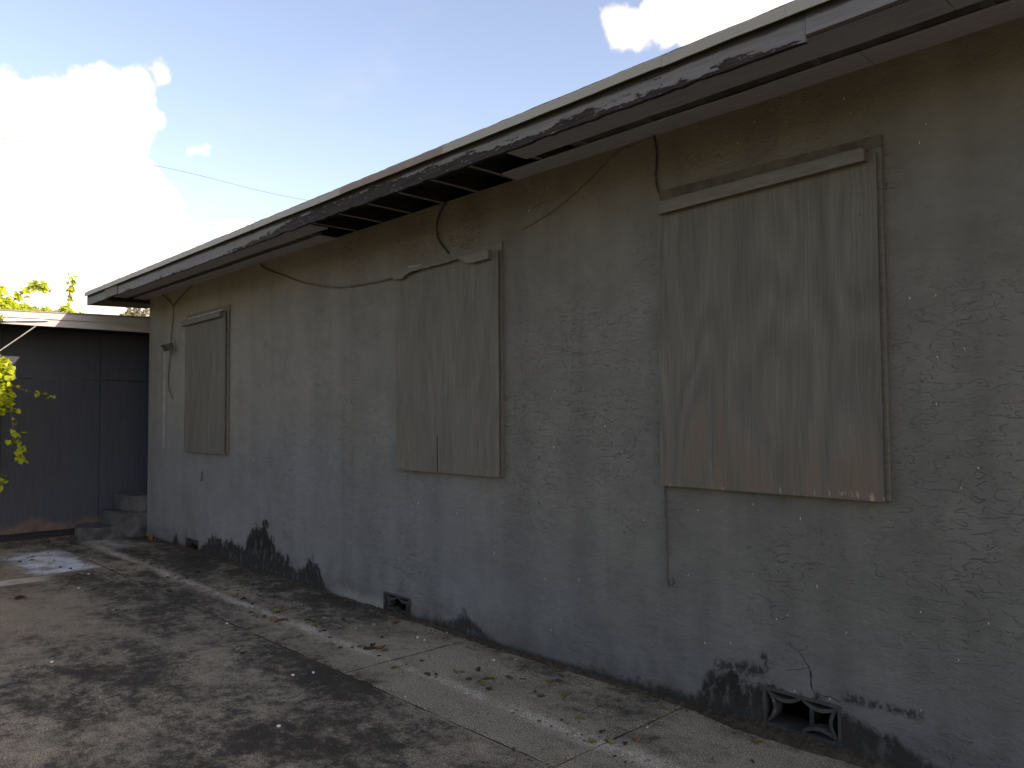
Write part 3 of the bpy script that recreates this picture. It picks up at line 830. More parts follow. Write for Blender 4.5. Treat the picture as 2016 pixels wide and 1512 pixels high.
obj('batten', prism(rp, lambda x, z: (x, -.090, z), lambda x, z: (x, -.053, z)), MAT['trim'], t)
obj('splinter', prism([(-5.10, 2.856), (-4.93, 2.850), (-4.93, 2.858), (-5.08, 2.864)], lambda x, z: (x, -.080, z), lambda x, z: (x, -.055, z)), MAT['cutwood'], t)
screws(t, [(-4.11, 2.73), (-4.12, 1.30), (-5.0, 1.25), (-4.3, 1.25), (-5.23, 2.0), (-4.12, 2.0)], -.052)
# open crack near the foot of the sheet
obj('crack_sliver', bbox(-4.757, -4.752, -.0535, -.0505, 1.215, 1.50), MAT['deck'], t)

t = board('farthest plywood board, narrow in view, with an intact batten across its top', -9.925, -8.66, 1.230, 2.950, -9.891, -8.69, 1.228, 2.866, MAT['plywood_far'])
obj('batten', prism([(-9.915, 2.800), (-8.745, 2.813), (-8.746, 2.878), (-9.917, 2.868)], lambda x, z: (x, -.095, z), lambda x, z: (x, -.053, z)), MAT['trim'], t)
obj('batten', prism([(-9.72, 2.871), (-8.70, 2.880), (-8.70, 2.890), (-9.72, 2.882)], lambda x, z: (x, -.085, z), lambda x, z: (x, -.030, z)), MAT['shedtrim'], t, label='pale strip standing in for the lit top edge of the batten')  # lit edge of the batten put in as a paler strip
screws(t, [(-9.80, 2.3), (-9.80, 1.5), (-8.75, 2.3), (-8.75, 1.5)], -.052)

# ------------------------------------------------------------------ lamp, hook and cables on the wall
lamp = thing('flood_lamp', 'small grey flood lamp on the wall near the far corner', 'lamp', (-10.39, -.02, 2.59))
obj('back_plate', bbox(-10.435, -10.345, -.022, .002, 2.53, 2.66, bev=.004), MAT['lampgrey'], lamp)
obj('arm', tube([(-10.39, -.02, 2.605), (-10.39, -.035, 2.605), (-10.39, -.05, 2.605)], .014), MAT['lampgrey'], lamp)
bm = bmesh.new()
q0 = [(-10.425, -.045, 2.575), (-10.355, -.045, 2.575), (-10.355, -.045, 2.635), (-10.425, -.045, 2.635)]
q1 = [(-10.425, -.115, 2.503), (-10.275, -.115, 2.503), (-10.275, -.175, 2.590), (-10.425, -.175, 2.590)]
a = [bm.verts.new(p) for p in q0]; b = [bm.verts.new(p) for p in q1]
bm.faces.new(a); 
for i in range(4): bm.faces.new((a[i], b[i], b[(i + 1) % 4], a[(i + 1) % 4]))
obj('hood', bm, MAT['lampgrey'], lamp)
c = sum((Vector(p) for p in q1), Vector()) / 4
bm = bmesh.new(); vs = [bm.verts.new(c + (Vector(p) - c) * .88 + Vector((0, .012, .010))) for p in q1]; bm.faces.new(vs)
obj('lens', bm, MAT['lens'], lamp)

def cable(name, label, pts, r, mat='cable', y=-.012, cat='cable', k=5):
    P = [(p[0], y, p[1]) if len(p) == 2 else p for p in pts]
    o = obj(name, tube(smooth_path(P, k), r, 6), MAT[mat], None, True)
    n = len(P)
    for i in range(1, n - 1, 2):
        bm = bmesh.new(); box(bm, P[i][0] - .006, P[i][0] + .006, P[i][1] - r - .003, 0.0, P[i][2] - .004, P[i][2] + .004)
        obj('clip', bm, MAT['rustscrew'], o)
    return tag(o, label, cat, 'cables on the house wall')
cable('cable', 'thin cable sagging from the soffit to the middle window board', [(-7.87, -.02, 3.316), (-7.83, -.012, 3.262), (-7.363, -.012, 3.108), (-6.888, -.012, 2.968), (-6.361, -.012, 2.861), (-5.843, -.012, 2.824), (-5.414, -.014, 2.821), (-5.345, -.014, 2.823)], .0075, 'greycable')
cable('cable', 'short dark cable drooping from the open eave onto the middle board', [(-4.70, .02, 3.33), (-4.71, -.02, 3.298), (-4.769, -.03, 3.204), (-4.782, -.03, 3.093), (-4.756, -.02, 3.016), (-4.693, -.012, 2.949), (-4.66, -.012, 2.915)], .0085)
cable('cable', 'dark wire dropping from the soffit to the corner of the nearest board', [(-2.708, 3.322), (-2.691, 3.214), (-2.696, 3.123), (-2.701, 3.057), (-2.688, 2.99), (-2.672, 2.962)], .0055)
cable('cable', 'shadow line modelled as a wire, slanting down the wall between the middle and nearest boards', [(-2.708, 3.318), (-2.84, 3.312), (-3.018, 3.281), (-3.273, 3.144), (-3.546, 3.031), (-3.841, 2.956)], .0048, 'greycable', -.004)  # thin tube put in for a soft shadow line on the stucco
cable('cable', 'thin cable running down past the flood lamp', [(-10.80, 3.316), (-10.60, 3.225), (-10.411, 3.111), (-10.406, 2.936), (-10.454, 2.738), (-10.465, 2.60), (-10.475, 2.537), (-10.513, 2.338), (-10.543, 2.137), (-10.503, 2.001), (-10.374, 1.898)], .0065, 'greycable', -.018)
cable('cable', 'short cable joining the lamp cable from the soffit', [(-10.411, 3.111), (-10.20, 3.19), (-9.76, 3.316)], .0065, 'greycable', -.02)
cable('cord', 'thin hanging cord with a hooked end below the nearest board', [(-2.669, 1.25), (-2.668, 1.237), (-2.666, 1.045), (-2.664, 0.838), (-2.663, 0.70), (-2.657, 0.667), (-2.638, 0.663), (-2.626, 0.685), (-2.625, 0.712)], .0045, 'greycable', -.010, 'cord')
hk = obj('wall_hook', tube(smooth_path([(-9.405, .0, .99), (-9.405, -.018, .985), (-9.405, -.022, .95), (-9.404, -.02, .905), (-9.401, -.028, .892), (-9.397, -.034, .903)], 4), .008, 6), MAT['greycable'], None, True)
tag(hk, 'small rusty hook on the wall below the farthest board', 'hook')
nest = bmesh.new(); bmesh.ops.create_icosphere(nest, subdivisions=2, radius=1, matrix=Matrix.Translation((-1.93, FY0 - .008, 3.290)) @ Matrix.Diagonal((.011, .006, .010, 1)))

# ------------------------------------------------------------------ steps by the far corner
st = thing('concrete_steps', 'broken concrete steps between the house corner and the dark shed', 'steps', (-11.85, -.3, 0))
def rough_block(x0, x1, y0, y1, z0, z1, bev=.018, amp=.010, round_front=0.0):
    bm = bmesh.new(); box(bm, x0, x1, y0, y1, z0, z1, bev=bev, seg=2)
    bmesh.ops.subdivide_edges(bm, edges=[e for e in bm.edges if e.calc_length() > .12], cuts=4, use_grid_fill=True)
    for v in bm.verts:
        p = v.co
        n = Vector((fbm(p.x * 5, p.y * 5, p.z * 5), fbm(p.x * 5 + 9, p.y * 5, p.z * 5), fbm(p.x * 5, p.y * 5 + 9, p.z * 5)))
        if round_front:
            t = max(0, (y0 + round_front - p.y) / round_front); u = abs((p.x - (x0 + x1) / 2) / ((x1 - x0) / 2))
            p.y += .22 * t * u ** 3
        v.co = p + n * amp
    return bm
obj('step', rough_block(-12.22, -11.46, -.76, -.34, -.1, .165, round_front=.42), MAT['steps'], st)
obj('step', rough_block(-12.20, -11.44, -.355, .30, -.1, .335), MAT['steps'], st)
obj('step', rough_block(-12.15, -11.42, -.19, .62, .336, .565), MAT['steps'], st)

# ------------------------------------------------------------------ shed
SX = -12.30
shed = thing('shed', 'dark grey plywood shed at the end of the paving', 'shed', (-14.5, -1.5, 0))
ys = [-6.45, -5.23, -4.01, -2.79, -1.57, -.352, .868, 2.09, 3.3]
for a, b in zip(ys, ys[1:]):
    obj('wall_panel', bbox(SX - .02, SX + .002 * ((int(a * 10)) % 3), a + .003, b - .003, .05 + .02 * ((int(a * 7)) % 3), 2.197, bev=.0015), MAT['shed'], shed)
    obj('wall_panel', bbox(SX - .02, SX + .001, a + .003, b - .003, 2.203, 2.99, bev=.0015), MAT['shed'], shed)
obj('wall_core', bbox(-16.8, SX - .022, -6.4, 3.25, -.1, 2.98), MAT['deck'], shed)
obj('sill_board', bbox(SX - .015, SX + .03, -6.45, -.80, -.02, .048, bev=.004), MAT['deck'], shed)
FXs = -11.58
def zt(y): return 3.027 + .0277 * (y + 1.738)
def zm(y): return 2.949 + .0215 * (y + 1.738)
def zb(y): return 2.866 + .003 * (y + 1.738)
obj('drip_edge', prism([(-6.5, zm(-6.5)), (3.4, zm(3.4)), (3.4, zt(3.4)), (-6.5, zt(-6.5))], lambda y, z: (FXs, y, z), lambda y, z: (FXs - .004, y, z)), MAT['shedtrim'], shed)
obj('fascia_board', prism([(-6.5, zb(-6.5)), (3.4, zb(3.4)), (3.4, zm(3.4) + .02), (-6.5, zm(-6.5) + .02)], lambda y, z: (FXs - .018, y, z), lambda y, z: (FXs - .043, y, z)), MAT['shedtrim'], shed)
obj('roof', prism([(-6.5, zt(-6.5) + .003), (3.4, zt(3.4) + .003), (3.4, zt(3.4) + .02), (-6.5, zt(-6.5) + .02)], lambda y, z: (FXs + .01, y, z), lambda y, z: (-17.2, y, z + .35)), MAT['roofing'], shed)
obj('soffit', prism([(-6.5, zb(-6.5) + .02), (3.4, zb(3.4) + .02), (3.4, zb(3.4) + .03), (-6.5, zb(-6.5) + .03)], lambda y, z: (FXs - .05, y, z), lambda y, z: (SX - .02, y, z)), MAT['deck'], shed)
bm = bmesh.new(); rows = []
for i in range(13):
    t = i / 12; y = -1.19 - 1.45 * t; w = .008 + .085 * t
    z1 = zm(y) - .014 - .01 * t; xo = FXs + .012 + .05 * t + .012 * math.sin(t * 17)
    rows.append([bm.verts.new(p) for p in ((xo, y, z1), (xo + .015 * t, y, z1 - w), (xo + .004 - .02, y, z1 - w), (xo - .016, y, z1))])
for p, q in zip(rows, rows[1:]):
    for k in range(4): bm.faces.new((p[k], q[k], q[(k + 1) % 4], p[(k + 1) % 4]))
obj('loose_flashing', bm, MAT['metal'], shed, label='bent strip of flashing hanging loose')
rod = obj('brace_rod', tube([(-11.55, -1.342, 2.855), (-11.55, -1.713, 2.53), (-11.54, -2.353, 1.968)], .008, 6), MAT['metal'])
tag(rod, 'thin metal rod slanting from the shed eave into the vine', 'rod')

# ------------------------------------------------------------------ plants
def leaf_faces(V, F, p, nrm, up, s, heart=True):
    nrm = nrm.normalized(); a = up - nrm * up.dot(nrm)
    if a.length < 1e-3: a = Vector((1, 0, 0))
    a.normalize(); b = nrm.cross(a); k = len(V)
    shape = [(0, -.42, 0), (.46, -.50, .10), (.52, .02, .12), (.26, .38, .05), (0, .62, -.06), (-.26, .38, .05), (-.52, .02, .12), (-.46, -.50, .10)] if heart else \
            [(0, -.5, 0), (.16, -.2, .04), (.17, .15, .04), (0, .6, -.03), (-.17, .15, .04), (-.16, -.2, .04)]
    for (u, v, w) in shape: V.append(tuple(p + s * (b * u + a * v + nrm * w)))
    n = len(shape); m = 4 if heart else 3
    F.append(tuple(k + i for i in range(0, m + 1))); F.append(tuple([k] + [k + i for i in range(m, n)]))

def scatter(blobs, size, heart=True, droop=.5, seed=1):
    rnd = random.Random(seed); V = []; F = []
    for (cx, cy, cz, rx, ry, rz, n) in blobs:
        for _ in range(n):
            while True:
                u = Vector((rnd.uniform(-1, 1), rnd.uniform(-1, 1), rnd.uniform(-1, 1)))
                if u.length < 1: break
            p = Vector((cx + u.x * rx, cy + u.y * ry, cz + u.z * rz))
            nr = Vector((rnd.gauss(.4, .6), rnd.gauss(0, .6), rnd.gauss(.55, .5)))
            up = Vector((rnd.gauss(0, .7), rnd.gauss(0, .7), -droop + rnd.gauss(0, .5)))
            leaf_faces(V, F, p, nr, up, size * rnd.uniform(.6, 1.25), heart)
    return V, F

def along(path, n, spread, size, seed, heart=True):
    rnd = random.Random(seed); V = []; F = []; P = smooth_path(path, 6)
    for _ in range(n):
        t = rnd.random() * (len(P) - 1); i = int(t); p = P[i].lerp(P[i + 1], t - i)
        p = p + Vector((rnd.gauss(0, spread), rnd.gauss(0, spread), rnd.gauss(0, spread)))
        leaf_faces(V, F, p, Vector((rnd.gauss(.4, .6), rnd.gauss(0, .6), rnd.gauss(.5, .5))), Vector((rnd.gauss(0, .7), rnd.gauss(0, .7), -.5)), size * rnd.uniform(.6, 1.2), heart)
    return V, F

def merge(*ms):
    V = []; F = []
    for v, f in ms:
        k = len(V); V += v; F += [tuple(i + k for i in q) for q in f]
    return V, F

# vine on the shed roof
vr = thing('roof_vine', 'yellow-green vine sprawling over the shed roof', 'vine', (-12.7, -1.9, 3.12))
arch = [(-12.6, -1.50, 3.16), (-12.55, -1.38, 3.33), (-12.5, -1.24, 3.47), (-12.5, -1.12, 3.53), (-12.5, -1.02, 3.49)]
obj('stem', tube(smooth_path(arch, 5), .008, 5), MAT['bark'], vr)
obj('leaves', merge(scatter([(-12.7, -2.7, 3.22, .5, .75, .22, 700), (-12.55, -1.75, 3.20, .4, .42, .17, 520), (-12.5, -1.42, 3.15, .3, .35, .07, 200), (-12.6, -1.62, 3.40, .2, .12, .10, 40), (-12.3, -1.6, 3.11, .22, .55, .05, 160)], .075, seed=3),
                    along(arch, 130, .035, .06, 5), scatter([(-12.4, -.82, 3.13, .25, .28, .05, 110), (-12.5, -1.02, 3.17, .1, .07, .07, 40)], .06, seed=8)), MAT['vineleaf'], vr, kind='stuff')
vs_ = thing('upright_vine', 'thin leafy shoot standing up above the shed roof beside the eave', 'vine', (-12.45, -.73, 3.10))
shoot = [(-12.45, -.80, 3.10), (-12.45, -.76, 3.28), (-12.45, -.74, 3.45), (-12.45, -.71, 3.58), (-12.45, -.70, 3.68)]
obj('stem', tube(smooth_path(shoot, 5), .005, 5), MAT['bark'], vs_)
obj('leaves', merge(along(shoot, 34, .028, .07, 9), scatter([(-12.45, -.79, 3.19, .1, .07, .08, 30)], .065, seed=12)), MAT['vineleaf'], vs_, kind='stuff')
# bleached dry twigs behind
dv = thing('dry_shrub', 'pale dried-out twigs and seed heads behind the roof vine', 'shrub', (-13.4, -1.3, 3.0))
bm = bmesh.new(); rnd = random.Random(4)
for i in range(70):
    y = rnd.uniform(-2.6, -.35); p = Vector((-13.3 + rnd.uniform(-.3, .3), y, 3.02)); h = rnd.uniform(.15, .38) * (1.0 if y < -1.2 else .75)
    q = p + Vector((rnd.gauss(0, .1), rnd.gauss(0, .14), h)); tube([p, p.lerp(q, .5) + Vector((rnd.gauss(0, .03), rnd.gauss(0, .03), 0)), q], .005, 3, bm, .4)
tube([(-13.2, -.55, 3.05), (-13.2, -.42, 3.17), (-13.2, -.22, 3.24), (-13.2, -.05, 3.32)], .006, 4, bm, .4)
tube([(-13.2, -.33, 3.20), (-13.2, -.30, 3.34)], .004, 3, bm, .4)
obj('twigs', bm, MAT['bark'], dv, kind='stuff')
obj('dry_leaves', scatter([(-13.3, -1.15, 3.20, .3, .35, .20, 300), (-13.3, -2.1, 3.28, .4, .6, .28, 340), (-13.3, -.62, 3.17, .25, .28, .13, 180)], .05, False, seed=6), MAT['dryleaf'], dv, kind='stuff')

# vine hanging in front of the shed wall
hv = thing('hanging_vine', 'bright green vine hanging in front of the shed wall at the left edge', 'vine', (-11.5, -1.95, 0))
hang = [(-11.45, -2.026, 2.848), (-11.431, -1.835, 2.464), (-11.431, -1.71, 2.081), (-11.45, -1.614, 1.698), (-11.469, -1.557, 1.363), (-11.479, -1.48, 1.123)]
bm = tube(smooth_path(hang, 5), .010, 5, None, .5)
tube(smooth_path([(-11.45, -1.691, 2.1), (-11.45, -1.452, 2.005), (-11.45, -1.26, 1.966), (-11.45, -1.116, 1.899)], 4), .005, 4, bm, .5)
tube(smooth_path([(-11.45, -2.17, 2.848), (-11.45, -2.122, 1.602), (-11.498, -2.074, 0.261), (-11.498, -2.026, 0.05)], 4), .016, 5, bm, 1.0)
obj('stem', bm, MAT['bark'], hv)
obj('leaves', merge(scatter([(-11.45, -2.189, 2.321, .22, .42, .40, 900), (-11.43, -2.75, 2.62, .20, .55, .34, 520), (-11.5, -2.4, 2.95, .22, .7, .16, 420), (-11.431, -1.768, 2.225, .13, .17, .21, 260), (-11.45, -1.768, 1.937, .10, .18, .22, 240), (-11.45, -2.17, 1.602, .2, .40, .55, 520)], .068, seed=21),
                    along(hang, 80, .05, .062, 22), along([(-11.45, -1.691, 2.1), (-11.45, -1.452, 2.005), (-11.45, -1.26, 1.966), (-11.45, -1.116, 1.899)], 14, .015, .055, 23),
                    scatter([(-11.469, -1.499, 1.238, .05, .05, .16, 14), (-11.469, -1.71, 0.883, .05, .06, .12, 8)], .07, seed=25)), MAT['vineleaf'], hv, kind='stuff')

# tree beyond the shed
tr = thing('tree', 'silvery green tree seen in the gap below the far eave', 'tree', (-23.3, 3.9, 0))
bm = tube(smooth_path([(-23.3, 3.9, -.05), (-23.35, 3.92, 1.4), (-23.25, 3.88, 2.8), (-23.3, 3.9, 3.9)], 4), .13, 8, None, .45)
for i in range(12):
    an = i * 2.4; z0 = 2.5 + .1 * i
    tube([(-23.3, 3.9, z0), (-23.3 + .35 * math.cos(an), 3.9 + .35 * math.sin(an), z0 + .4), (-23.3 + .75 * math.cos(an), 3.9 + .75 * math.sin(an), z0 + .75)], .04, 5, bm, .3)
obj('trunk', bm, MAT['bark'], tr)
obj('crown', scatter([(-23.3, 3.98, 4.15, .95, .88, .85, 2600), (-23.2, 3.5, 4.3, .5, .40, .45, 700), (-23.3, 4.5, 4.2, .6, .6, .7, 900), (-23.3, 3.9, 3.2, .8, .9, .6, 500)], .13, False, seed=31), MAT['treeleaf'], tr, kind='stuff')

# overhead wire
wr = obj('overhead_wire', tube(smooth_path([(-47.5, -6, 15.9), (-42.0, 9.385, 14.905), (-41.6, 18.52, 14.60), (-41, 34, 15.1)], 10), .009, 5), MAT['cable'])
tag(wr, 'thin overhead wire crossing the sky left of the roof', 'wire')

# small weed at the foot of the far corner
wd_ = thing('weed', 'small dry weed at the foot of the far house corner', 'weed', (-10.98, -.05, 0))
rw = random.Random(15); V = []; F = []
for i in range(26):
    a = rw.uniform(0, 6.28); l = rw.uniform(.05, .15); o_ = Vector((-10.98 + rw.gauss(0, .05), -.06 + rw.gauss(0, .015), .0)); d_ = Vector((math.cos(a) * .5, math.sin(a) * .3 - .1, 1)).normalized()
    sd = Vector((-d_.y, d_.x, 0)).normalized() * .005; k = len(V)
    V += [tuple(o_ - sd), tuple(o_ + sd), tuple(o_ + d_ * l * .6 + sd * .8), tuple(o_ + d_ * l * .6 - sd * .8), tuple(o_ + d_ * l + Vector((0, -.01, -.01)))]
    F += [(k, k + 1, k + 2, k + 3), (k + 3, k + 2, k + 4)]
obj('blades', (V, F), MAT['leaf_b'], wd_, kind='stuff')

# ------------------------------------------------------------------ fallen leaves and pebbles
def fallen_leaf(kind, seed):
    rnd = random.Random(seed); V = []; F = []; n = 14
    V.append((0, 0, 0))
    for ring in (.55, 1.0):
        for i in range(n):
            t = 2 * math.pi * i / n
            if kind == 'lobed': r = .62 + .30 * abs(math.cos(1.5 * t)) + .10 * rnd.uniform(-1, 1)
            elif kind == 'oval': r = .5 + .42 * abs(math.cos(t)) ** 1.5 + .05 * rnd.uniform(-1, 1)
            else: r = .6 + .28 * abs(math.cos(t)) + .14 * rnd.uniform(-1, 1)
            x = r * ring * math.cos(t); y = r * ring * math.sin(t) * .82
            curl = {'lobed': .34, 'oval': .42, 'curled': .8}[kind]
            z = curl * (y * y) * 1.4 + .18 * curl * x * math.sin(3 * t + seed) + (.10 * rnd.uniform(-1, 1) if ring == 1.0 else 0) * (curl + .2)
            V.append((x, y, z))
    for i in range(n):
        j = (i + 1) % n
        F.append((0, 1 + i, 1 + j)); F.append((1 + i, 1 + n + i, 1 + n + j, 1 + j))
    k = len(V)                       # stalk
    for s in (0, 1, 2):
        q = (.85 + .28 * s, .05 * s * s, .05 * s)
        V += [(q[0], q[1] - .025, q[2]), (q[0], q[1] + .025, q[2] + .01)]
    F += [(k, k + 2, k + 3, k + 1), (k + 2, k + 4, k + 5, k + 3)]
    lo = min(v[2] for v in V)
    V = [(a, b, c - lo) for a, b, c in V]
    me = bpy.data.meshes.new('fallen_leaf'); me.from_pydata(V, [], F)
    for p in me.polygons: p.use_smooth = True
    return me

LEAVES = [(-10.36,-1.17,'g'),(-10.30,-1.10,'b'),(-10.04,-1.08,'b'),(-9.98,-1.02,'b'),(-10.21,-0.87,'d'),(-10.31,-0.54,'o'),(-9.89,-0.66,'g'),(-9.36,-0.80,'g'),(-9.44,-0.66,'d'),(-9.15,-0.68,'d'),(-9.76,-1.19,'p'),(-9.12,-1.39,'p'),(-9.04,-1.35,'p'),(-10.18,-1.93,'g'),(-9.95,-1.95,'g'),(-9.71,-1.97,'b'),(-8.32,-2.11,'d'),(-8.30,-2.14,'b'),(-10.77,-1.75,'b'),(-10.86,-1.70,'d'),(-10.41,-1.70,'d'),(-10.01,-1.77,'g'),(-9.83,-1.75,'b'),(-10.71,-1.51,'g'),(-10.85,-1.31,'d'),(-10.23,-1.40,'b'),(-10.45,-1.57,'g'),(-9.69,-1.45,'d'),(-9.51,-1.40,'d'),(-11.86,-1.35,'b'),(-11.83,-1.26,'o'),(-11.66,-1.22,'b'),(-11.78,-1.10,'d'),(-11.59,-1.03,'p'),(-11.45,-1.12,'o'),(-11.32,-0.99,'p'),(-11.81,-1.42,'b'),(-11.49,-1.63,'b'),(-11.24,-1.54,'p'),(-9.12,-0.65,'b'),(-8.88,-0.70,'g'),(-8.56,-0.65,'g'),(-8.33,-0.75,'g'),(-8.33,-0.71,'g'),(-8.25,-0.82,'d'),(-8.09,-0.73,'o'),(-8.11,-0.68,'d'),(-7.94,-0.82,'b'),(-7.88,-0.79,'o'),(-8.12,-0.76,'d'),(-7.65,-0.75,'d'),(-7.52,-0.60,'g'),(-7.41,-0.61,'g'),(-7.29,-0.62,'d'),(-7.40,-0.54,'d'),(-7.17,-0.55,'g'),(-7.06,-0.62,'g'),(-6.97,-0.68,'d'),(-6.78,-0.68,'d'),(-6.96,-0.43,'d'),(-6.58,-0.69,'d'),(-6.98,-0.96,'d'),(-7.74,-1.00,'g'),(-7.61,-1.03,'d'),(-7.69,-1.04,'b'),(-8.28,-0.49,'d'),(-6.32,-0.83,'b'),(-6.14,-0.86,'d'),(-6.09,-0.81,'d'),(-6.45,-0.56,'d'),(-6.21,-0.65,'g'),(-6.19,-0.61,'o'),(-6.16,-0.67,'g'),(-5.93,-0.81,'o'),(-5.90,-0.75,'o'),(-5.86,-0.73,'b'),(-5.75,-0.61,'d'),(-5.71,-0.58,'g'),(-5.57,-0.64,'g'),(-5.52,-0.65,'g'),(-5.39,-0.70,'b'),(-5.37,-0.68,'d'),(-5.18,-0.74,'d'),(-5.02,-0.81,'g'),(-4.89,-0.82,'d'),(-5.53,-0.41,'d'),(-5.69,-0.48,'p'),(-4.83,-0.70,'d'),(-4.73,-0.68,'d'),(-4.76,-0.63,'d'),(-4.69,-0.61,'o'),(-4.63,-0.63,'g'),(-4.90,-0.46,'d'),(-4.54,-0.73,'d'),(-5.19,-0.13,'o'),(-5.18,-0.16,'b'),(-5.24,-0.31,'p'),(-4.73,-1.07,'p'),(-4.34,-1.08,'p'),(-4.26,-0.80,'g'),(-4.24,-0.59,'d'),(-3.99,-0.74,'d'),(-3.96,-0.69,'d'),(-3.95,-0.55,'p'),(-3.91,-0.56,'g'),(-3.89,-0.53,'g'),(-3.83,-0.45,'d'),(-3.74,-0.60,'d'),(-3.69,-0.51,'g'),(-3.67,-0.48,'g'),(-3.63,-0.59,'g'),(-3.52,-0.63,'d'),(-3.62,-0.38,'d'),(-3.58,-0.40,'d'),(-3.52,-0.35,'d'),(-3.37,-0.27,'g'),(-3.36,-0.26,'g'),(-3.31,-0.49,'p'),(-3.30,-0.46,'d'),(-3.23,-0.48,'d'),(-3.15,-0.37,'g'),(-2.98,-0.75,'g'),(-2.88,-0.76,'g'),(-2.90,-0.66,'d'),(-2.86,-0.56,'g'),(-2.65,-0.62,'d'),(-2.56,-0.69,'d'),(-2.53,-0.69,'g'),(-2.61,-0.75,'g'),(-2.47,-0.58,'g'),(-2.45,-0.58,'o'),(-2.47,-0.65,'d'),(-2.60,-0.12,'g'),(-3.39,-0.14,'d'),(-2.03,-0.18,'o'),(-2.02,-0.14,'g'),(-8.26,-1.84,'p'),(-7.20,-1.61,'d'),(-5.28,-1.36,'d'),(-5.39,-1.35,'p'),(-2.81,-1.11,'d'),(-2.42,-0.80,'d'),(-1.93,-0.38,'d')]
WORD = {'g': 'yellow-green leaf', 'b': 'dry brown leaf', 'o': 'orange-brown leaf', 'd': 'dark withered leaf', 'p': 'pale bleached leaf'}
def zone(x, y):
    if x < -11.2: return 'lying at the foot of the dark shed wall'
    if x < -9.4: return 'lying around the white paint spill near the shed' if y < -1.0 else 'lying near the steps and the far house corner'
    if x < -7.85: return 'lying on the open slab left of the drip line' if y < -1.2 else 'lying on the drip line below the farthest board'
    if x < -6.5: return 'lying below the tallest mildew stain on the wall'
    if x < -5.3: return 'lying left of the middle foundation vent'
    if x < -4.42: return 'lying right of the middle foundation vent'
    if x < -3.45: return 'lying below the middle window board'
    return 'lying on the paving below the nearest window board'
leafmesh = {}
for c in 'gbodp':
    kinds = {'g': ('lobed', 'oval', 'lobed'), 'b': ('curled', 'oval', 'lobed'), 'o': ('curled', 'lobed', 'curled'), 'd': ('curled', 'oval', 'curled'), 'p': ('oval', 'curled', 'oval')}[c]
    for i, k in enumerate(kinds):
        m = fallen_leaf(k, 3 + i + ord(c)); m.materials.append(MAT['leaf_' + c]); leafmesh[c, i] = m
def view_x(x, y):
    q = Vector((x, y, 0)) - Vector((0, -3.778, 1.65)); return q.dot(cr) / q.dot(cf)
leaf_label = {}; sets = {}
for q in LEAVES: sets.setdefault(WORD[q[2]] + ' ' + zone(q[0], q[1]), []).append(q)
ORD = ['leftmost', 'second from left', 'third from left', 'fourth from left', 'fifth from left', 'sixth from left', 'seventh from left', 'eighth from left', 'ninth from left', 'tenth from left', 'eleventh from left', 'twelfth from left', 'thirteenth from left', 'fourteenth from left']
for lab, qs in sets.items():
    qs = sorted(qs, key=lambda q: view_x(q[0], q[1]))
    for i, q in enumerate(qs):
        leaf_label[q] = lab if len(qs) == 1 else (('rightmost' if i == len(qs) - 1 else ORD[i]) + ' ' + lab)
rnd = random.Random(77)
for (x, y, c) in LEAVES:
    o = bpy.data.objects.new('fallen_leaf', leafmesh[c, rnd.randrange(3)]); COL.objects.link(o)
    s = rnd.uniform(.018, .036) * (1.15 if c in 'go' else .9 if c == 'd' else 1.0)
    if (x, y) in ((-5.93, -0.81), (-5.90, -0.75), (-8.32, -2.11), (-4.73, -0.68)): s = .058
    if x > -3.0: s *= .85
    o.location = (x, y, .003); o.scale = (s, s, s * rnd.uniform(.8, 1.5))
    o.rotation_euler = (rnd.gauss(0, .16), rnd.gauss(0, .16), rnd.uniform(0, 6.28))
    lab = leaf_label[x, y, c]
    if (x, y) == (-5.93, -0.81): lab = 'largest orange-brown curled leaf, left of the middle foundation vent'
    if (x, y) == (-8.32, -2.11): lab = 'dark curled leaf alone on the pale slab at the left edge'
    if (x, y) == (-5.19, -0.13): lab = 'orange leaf against the wall just below the middle vent'
    if (x, y) == (-4.73, -0.68): lab = 'large black shrivelled leaf on the drip line right of the middle vent'
    if (x, y) == (-2.03, -0.18): lab = 'reddish leaf on the paving just in front of the nearest vent'
    if (x, y) == (-4.73, -1.07): lab = 'pale folded leaf on the dark blotch at the slab joint'
    tag(o, lab, 'leaf', 'fallen leaves on the paving')

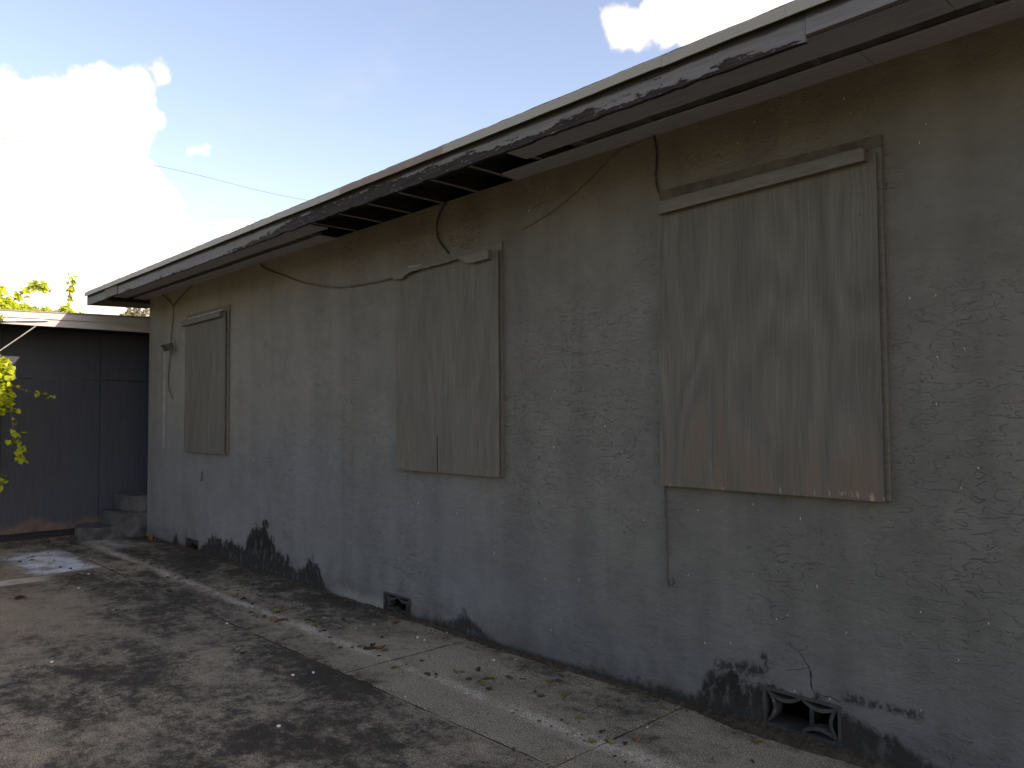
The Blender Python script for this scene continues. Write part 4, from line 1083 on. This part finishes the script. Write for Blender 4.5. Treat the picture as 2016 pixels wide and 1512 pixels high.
rd = random.Random(5); V = []; F = []
for i in range(900):
    u = rd.random(); x = rd.uniform(-11.2, -1.2)
    y = -.03 - abs(rd.gauss(0, .05)) if u < .45 else (-.74 + rd.gauss(0, .12) if u < .75 else (-1.09 + rd.gauss(0, .03) if u < .85 else rd.uniform(-2.6, -.05)))
    a = rd.uniform(0, 6.28); l = rd.uniform(.004, .013); w = l * rd.uniform(.25, .7); h = rd.uniform(.001, .006); ca, sa = math.cos(a), math.sin(a); k = len(V)
    for (p, q, r) in ((-l, -w, .0), (l, -w * .6, h * .4), (l * .8, w, h), (-l * .7, w * .8, h * .5), (0, 0, h * 1.4)): V.append((x + p * ca - q * sa, y + p * sa + q * ca, .004 + r))
    F += [(k, k + 1, k + 4), (k + 1, k + 2, k + 4), (k + 2, k + 3, k + 4), (k + 3, k, k + 4)]
db = obj('leaf_crumbs', (V, F), MAT['crumb'])
tag(db, 'crumbs of dead leaves and grit strewn over the paving', 'litter', None, 'stuff')

PEBBLES = [(-6.098, -1.126), (-4.59, -1.348), (-4.542, -1.231), (-6.251, -0.389), (-4.703, -0.283), (-4.613, -0.284), (-3.908, -0.24), (-3.894, -1.797), (-5.988, -2.384), (-3.82, -0.121), (-5.546, -0.4), (-5.255, -0.468), (-3.78, -1.058), (-2.514, -0.412), (-8.383, -1.607), (-4.653, -0.043)]
PL = ['white pebble on the slab joint left of the middle vent', 'left of two white pebbles in front of the dark blotch', 'right of two white pebbles in front of the dark blotch', 'tiny white pebble below the mildew stains', 'larger of two white pebbles right of the middle vent', 'smaller of two white pebbles right of the middle vent', 'white pebble alone below the middle window board', 'white pebble on the open slab at the bottom of the picture', 'white pebble on the open slab at the far left', 'tiny pebble close to the wall below the middle board', 'tiny pale pebble left of the middle vent', 'tiny pale pebble in front of the middle vent', 'tiny pebble on the slab joint right of the blotch', 'tiny pebble in the slab joint below the nearest board', 'pale pebble on the slab near the pale strip', 'tiny pebble at the wall right of the middle vent']
bm = bmesh.new(); bmesh.ops.create_icosphere(bm, subdivisions=2, radius=1)
for v in bm.verts: v.co *= 1 + .12 * fbm(v.co.x * 1.5, v.co.y * 1.5, v.co.z * 1.5)
pm = bpy.data.meshes.new('pebble'); bm.to_mesh(pm); bm.free(); pm.materials.append(MAT['pebble'])
for p in pm.polygons: p.use_smooth = True
for (x, y), lab in zip(PEBBLES, PL):
    o = bpy.data.objects.new('pebble', pm); COL.objects.link(o)
    s = .0055 if 'tiny' in lab else .0095
    o.location = (x, y, .003 + s * .5); o.scale = (s * rnd.uniform(.9, 1.3), s, s * .7); o.rotation_euler.z = rnd.uniform(0, 6)
    tag(o, lab, 'pebble', 'white pebbles on the paving')
nest.free()
